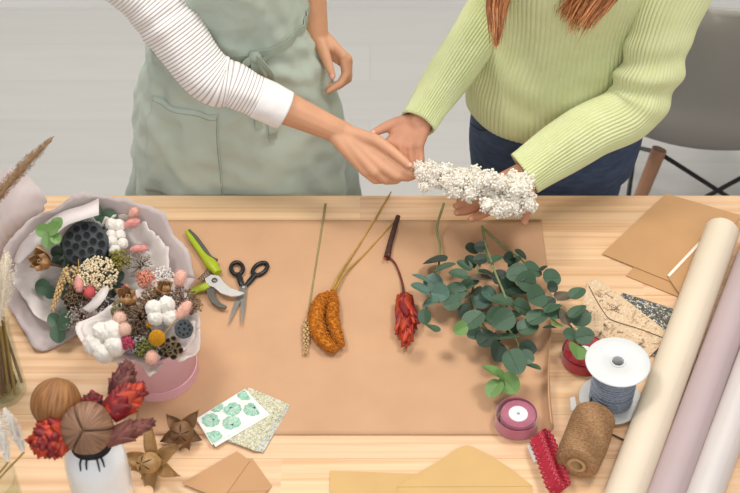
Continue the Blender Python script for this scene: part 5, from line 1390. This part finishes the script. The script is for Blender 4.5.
JR = dict(torso=[(D0 + V((0, .02, .78)), .16, .10), (D0 + V((0, .02, .90)), .16, .10), (D0 + V((0, .02, 1.03)), .125, .088), (D0 + V((0, 0, 1.2)), .14, .10), (D0 + V((0, -.01, 1.29)), .14, .085), (D0 + V((0, -.015, 1.36)), .08, .06)],
          neck=[D0 + V((0, -.02, 1.36)), D0 + V((-.01, -.06, 1.44))], head=D0 + V((-.01, -.09, 1.535)), face=V((-.25, -.85, -.55)).normalized(),
          shR=shB, elR=elB, wrR=wrB, shL=shD, elL=elD, wrL=wrD,
          hipL=D0 + V((.085, .02, .80)), knL=D0 + V((.09, .03, .45)), anL=D0 + V((.09, .05, .085)), hipR=D0 + V((-.085, .02, .80)), knR=D0 + V((-.09, .02, .45)), anR=D0 + V((-.09, .05, .085)))
sdB = (pt(409, 118, .945) - pt(431, 127, .945)).normalized(); sdD = (pt(533, 184, .868) - pt(514, 164, .872)).normalized()
bodyR, hpR = person_body(rw, JR, skin2, [(wrB, sdB, handB, thB), (wrD, sdD, handD, thD)])
nail_at(bodyR, thB, V((0, -.5, .8)))
lime = M('lime knit', '#d5daa9', .9, .06, 30, sheen=.2, dark='#ced49d')
def rib(a, n, amp=.0026): return amp * (abs(math.cos(a * n / 2)) ** .6 - .6)
NT = 108
def sw_fn(a, v, p):
    f = rib(a, NT, .0028) + .005 * noise.noise(V((math.cos(a) * 2, math.sin(a) * 2, p.z * 6)))
    # soft bust and a few slanting folds, blouson hem
    f += .018 * (math.exp(-((a - 1.5 * PI - .48) / .38) ** 2) + math.exp(-((a - 1.5 * PI + .48) / .38) ** 2)) * math.exp(-((p.z - 1.19) / .07) ** 2)
    f += .006 * math.sin((p.z - .9) * 55 + a * 4) * math.exp(-((p.z - .95) / .08) ** 2) * (.5 + .5 * noise.noise(V((a * 2, 0, 0))))
    return f
SR = [(D0 + V((.016, .015, .815)), .192, .135, .13), (D0 + V((.018, .012, .835)), .210, .152, .142), (D0 + V((.014, .010, .88)), .208, .152, .142), (D0 + V((0, .01, .95)), .188, .142, .132), (D0 + V((0, .008, 1.04)), .170, .132, .125), (D0 + V((0, .0, 1.15)), .168, .132, .122), (D0 + V((0, -.008, 1.25)), .165, .122, .112), (D0 + V((0, -.012, 1.315)), .135, .10, .095), (D0 + V((0, -.02, 1.36)), .085, .075, .075), (D0 + V((0, -.03, 1.395)), .066, .064, .066)]
swt = part('jumper', ring_loft(MB(), SR, 130, NT * 6, sw_fn), lime, rw)
solid(swt, .0025, -1)
def rib_sleeve(P, rad, n, nr, wr_fn, cuff=True):
    def fn(a, v): return rib(a, n) + wr_fn(a, v)
    mb = MB().tube(P, rad, n * 6, nr, caps=False, fn=fn)
    return mb
w1 = lambda a, v: .006 * noise.noise(V((math.cos(a) * 1.3, math.sin(a) * 1.3, v * 7))) + .0065 * math.exp(-((v - .52) / .07) ** 2) * math.sin(v * 75 + 1.8 * math.sin(a))
mb = rib_sleeve([D0 + V((.05, -.01, 1.285)), shD, shD.lerp(elD, .5) + V((.008, 0, 0)), elD + V((.006, .004, 0)), elD.lerp(wrD, .45) + V((0, 0, .004)), elD.lerp(wrD, 1.01)], [.098, .068, .060, .058, .052, .046], 46, 130, w1)
solid(part('sleeve', mb, lime, swt), .0025, -1)
w2 = lambda a, v: .005 * noise.noise(V((math.cos(a) * 1.3 + 4, math.sin(a) * 1.3, v * 7))) + .004 * math.exp(-((v - .60) / .08) ** 2) * math.sin(v * 70 + 1.8 * math.sin(a))
mb = rib_sleeve([D0 + V((-.05, .0, 1.285)), shB, shB.lerp(elB, .55), elB, elB.lerp(wrB, .5), elB.lerp(wrB, 1.0)], [.098, .068, .060, .055, .046, .036], 44, 120, w2)
solid(part('sleeve', mb, lime, swt), .0025, -1)
# jeans
den = M('dark denim', '#4b5a76', .85, .22, 35, .25, 700, dark='#38455e', stretch=(1, 1, 2.5))
mb = legs(rw, JR, den, None, 'jeans', (.098, .082, .066, .058))
ring_loft(mb, [(D0 + V((.006, .02, .64)), .178, .11, .125), (D0 + V((.006, .02, .74)), .188, .118, .13), (D0 + V((.004, .02, .84)), .178, .114, .122), (D0 + V((0, .02, .93)), .150, .10, .11)], 12, 40, cap=True)
jn = remesh(mb, 'jeans', den, rw, .007, 4)
seamd = M('denim seam', '#1b2333', .8, 0)
def jp(a, z, o=.002): return D0 + V((0, .02, z)) + V((.186 * math.cos(a), (.117 if math.sin(a) < 0 else .123) * math.sin(a), 0)) * (1 + o)
for s in (-1, 1):
    part('pocket_seam', MB().tube([jp(AF + s * 1.35, .79, .01), jp(AF + s * 1.0, .80, .012), jp(AF + s * .72, .85, .012)], .0012, 5, 20), seamd, jn)
shoes(rw, JR, M('black boots', '#222222', .5, .05))
# hair
aub = M('auburn hair', '#b06a3c', .45, .3, 20, stretch=(5, 5, .5)); aub2 = M('copper hair', '#cc8850', .45, .2, 20, stretch=(5, 5, .5))
mb = hair_cap(rw, hpR, None, aub, None, 2); hr = part('hair', mb, [aub, aub2], rw)
def lock(root_pts, mid, tip, n, wroot, wmid, wtip, seed, name='hair_lock'):
    q = random.Random(seed); mb = MB()
    for k in range(n):
        o = V((q.gauss(0, 1), q.gauss(0, 1), q.gauss(0, .6)))
        P = [root_pts[0] + o * wroot * .5, root_pts[1] + o * wroot, mid + o * wmid, tip + o * wtip + V((0, 0, q.uniform(-.012, .03)))]
        mb.tube(P, [.0022, .0026, .0024, .0003], 5, 18, mi=q.randrange(2))
    part(name, mb, [aub, aub2], hr)
lock([hpR(.055, -.01, .10), D0 + V((-.085, -.135, 1.37))], pt(502, -12, 1.20), pt(496, 43, 1.125), 130, .012, .0095, .005, 3)
lock([hpR(-.055, -.01, .10), D0 + V((.075, -.135, 1.36))], pt(600, -18, 1.225), pt(578, 26, 1.165), 230, .018, .018, .012, 4)
lock([hpR(-.055, -.01, .10), D0 + V((.06, -.135, 1.36))], pt(584, -14, 1.22), pt(563, 16, 1.17), 80, .014, .014, .006, 5)

# ================================================================= the white spray between them
def spray():
    pts_ = q3((409, 170, .902), (425, 176, .902), (450, 183, .898), (480, 190, .893), (512, 196, .884), (528, 196, .88))
    t = thing('flower_spray', pts_[2], 'spray of tiny white blossoms passed between the two women\'s hands', 'flower')
    cream = M('cream stem', '#cdb98a', .7, .1, 50); wht = translucent('white blossom', '#fffaf0', .8, .3)
    part('stem', MB().tube([pts_[0] + (pts_[0] - pts_[1]) * .3] + pts_, [.0024, .0022, .0018, .0012], 8, 40), cream, t)
    q = random.Random(21); protos = []
    for k in range(4):
        mb = MB(); qq = random.Random(40 + k); mb.ell((0, 0, 0), .0110, 12, 8, 0, None, lambda u: 1 + .25 * noise.noise(u * 3))
        for i in range(80):
            u = V((qq.gauss(0, 1), qq.gauss(0, 1), qq.gauss(0, 1))).normalized() * qq.uniform(.55, 1.05) * .0165
            r_ = qq.uniform(.0019, .0033)
            mb.ell(u, r_, 7, 5)
        protos.append(mb.mesh('blossom_cluster', [wht, cream]))
    C = catmull(pts_, 100)
    spots = []
    for i in range(64):
        s = .12 + .88 * (i / 63); c = C[int(s * 100)]; wid = .009 + .036 * min(1, s * 1.25) * (1 if s < .88 else .8)
        a = q.uniform(0, 2 * PI); rr = wid * math.sqrt(q.random())
        spots.append((c + V((q.uniform(-.006, .006), math.cos(a) * rr * .9, math.sin(a) * rr * .75 + .006)), .62 + .45 * min(1, s * 1.5)))
    for px, py, z, sc in ((425, 187, .893, .75), (421, 178, .90, .6), (487, 205, .888, 1), (505, 208, .884, 1), (515, 206, .882, .95), (530, 198, .885, .75), (527, 203, .882, .6), (512, 177, .895, .9), (524, 182, .892, .75), (476, 172, .905, .9), (463, 174, .905, .8), (440, 172, .905, .75), (456, 193, .892, .8), (529, 187, .888, .6), (497, 212, .884, .7)):
        spots.append((pt(px, py, z), sc))
    for c, sc in spots:
        o = bpy.data.objects.new('blossom_cluster', protos[q.randrange(4)]); COL.objects.link(o); o.parent = t
        o.location = c - OFF[t.name]; o.rotation_euler = (q.uniform(0, 6), q.uniform(0, 6), q.uniform(0, 6)); o.scale = (sc,) * 3
spray()
# ------------------------------------------------------------------ light
w = bpy.data.worlds.new('World'); scene.world = w; w.use_nodes = True
w.node_tree.nodes['Background'].inputs[0].default_value = (.93, .96, 1.0, 1); w.node_tree.nodes['Background'].inputs[1].default_value = .36
def area(loc, tgt, size, power, col=(1, .95, .88)):
    d = bpy.data.lights.new('ceiling_or_fill_light', 'AREA'); d.shape = 'RECTANGLE'; d.size, d.size_y = size; d.energy = power; d.color = col
    o = bpy.data.objects.new('ceiling_or_fill_light', d); COL.objects.link(o); o.location = loc; o.rotation_euler = (V(tgt) - V(loc)).to_track_quat('-Z', 'Y').to_euler()
area((-1.1, .1, 3.35), (-.1, -.25, .75), (.7, .6), 34, (1, .95, .88))
area((1.1, .0, 3.35), (.15, -.25, .75), (.7, .6), 34, (1, .95, .88))
area((.2, -3.3, 3.2), (0, .1, .9), (2.6, 1.4), 62, (1, .97, .93))  # large soft front fill added behind the camera to brighten the people
area((0, 1.4, 3.3), (0, .9, 0), (3, .8), 26, (1, .97, .94))
scene.view_settings.view_transform = 'Standard'; scene.view_settings.look = 'None'; scene.view_settings.exposure = 0
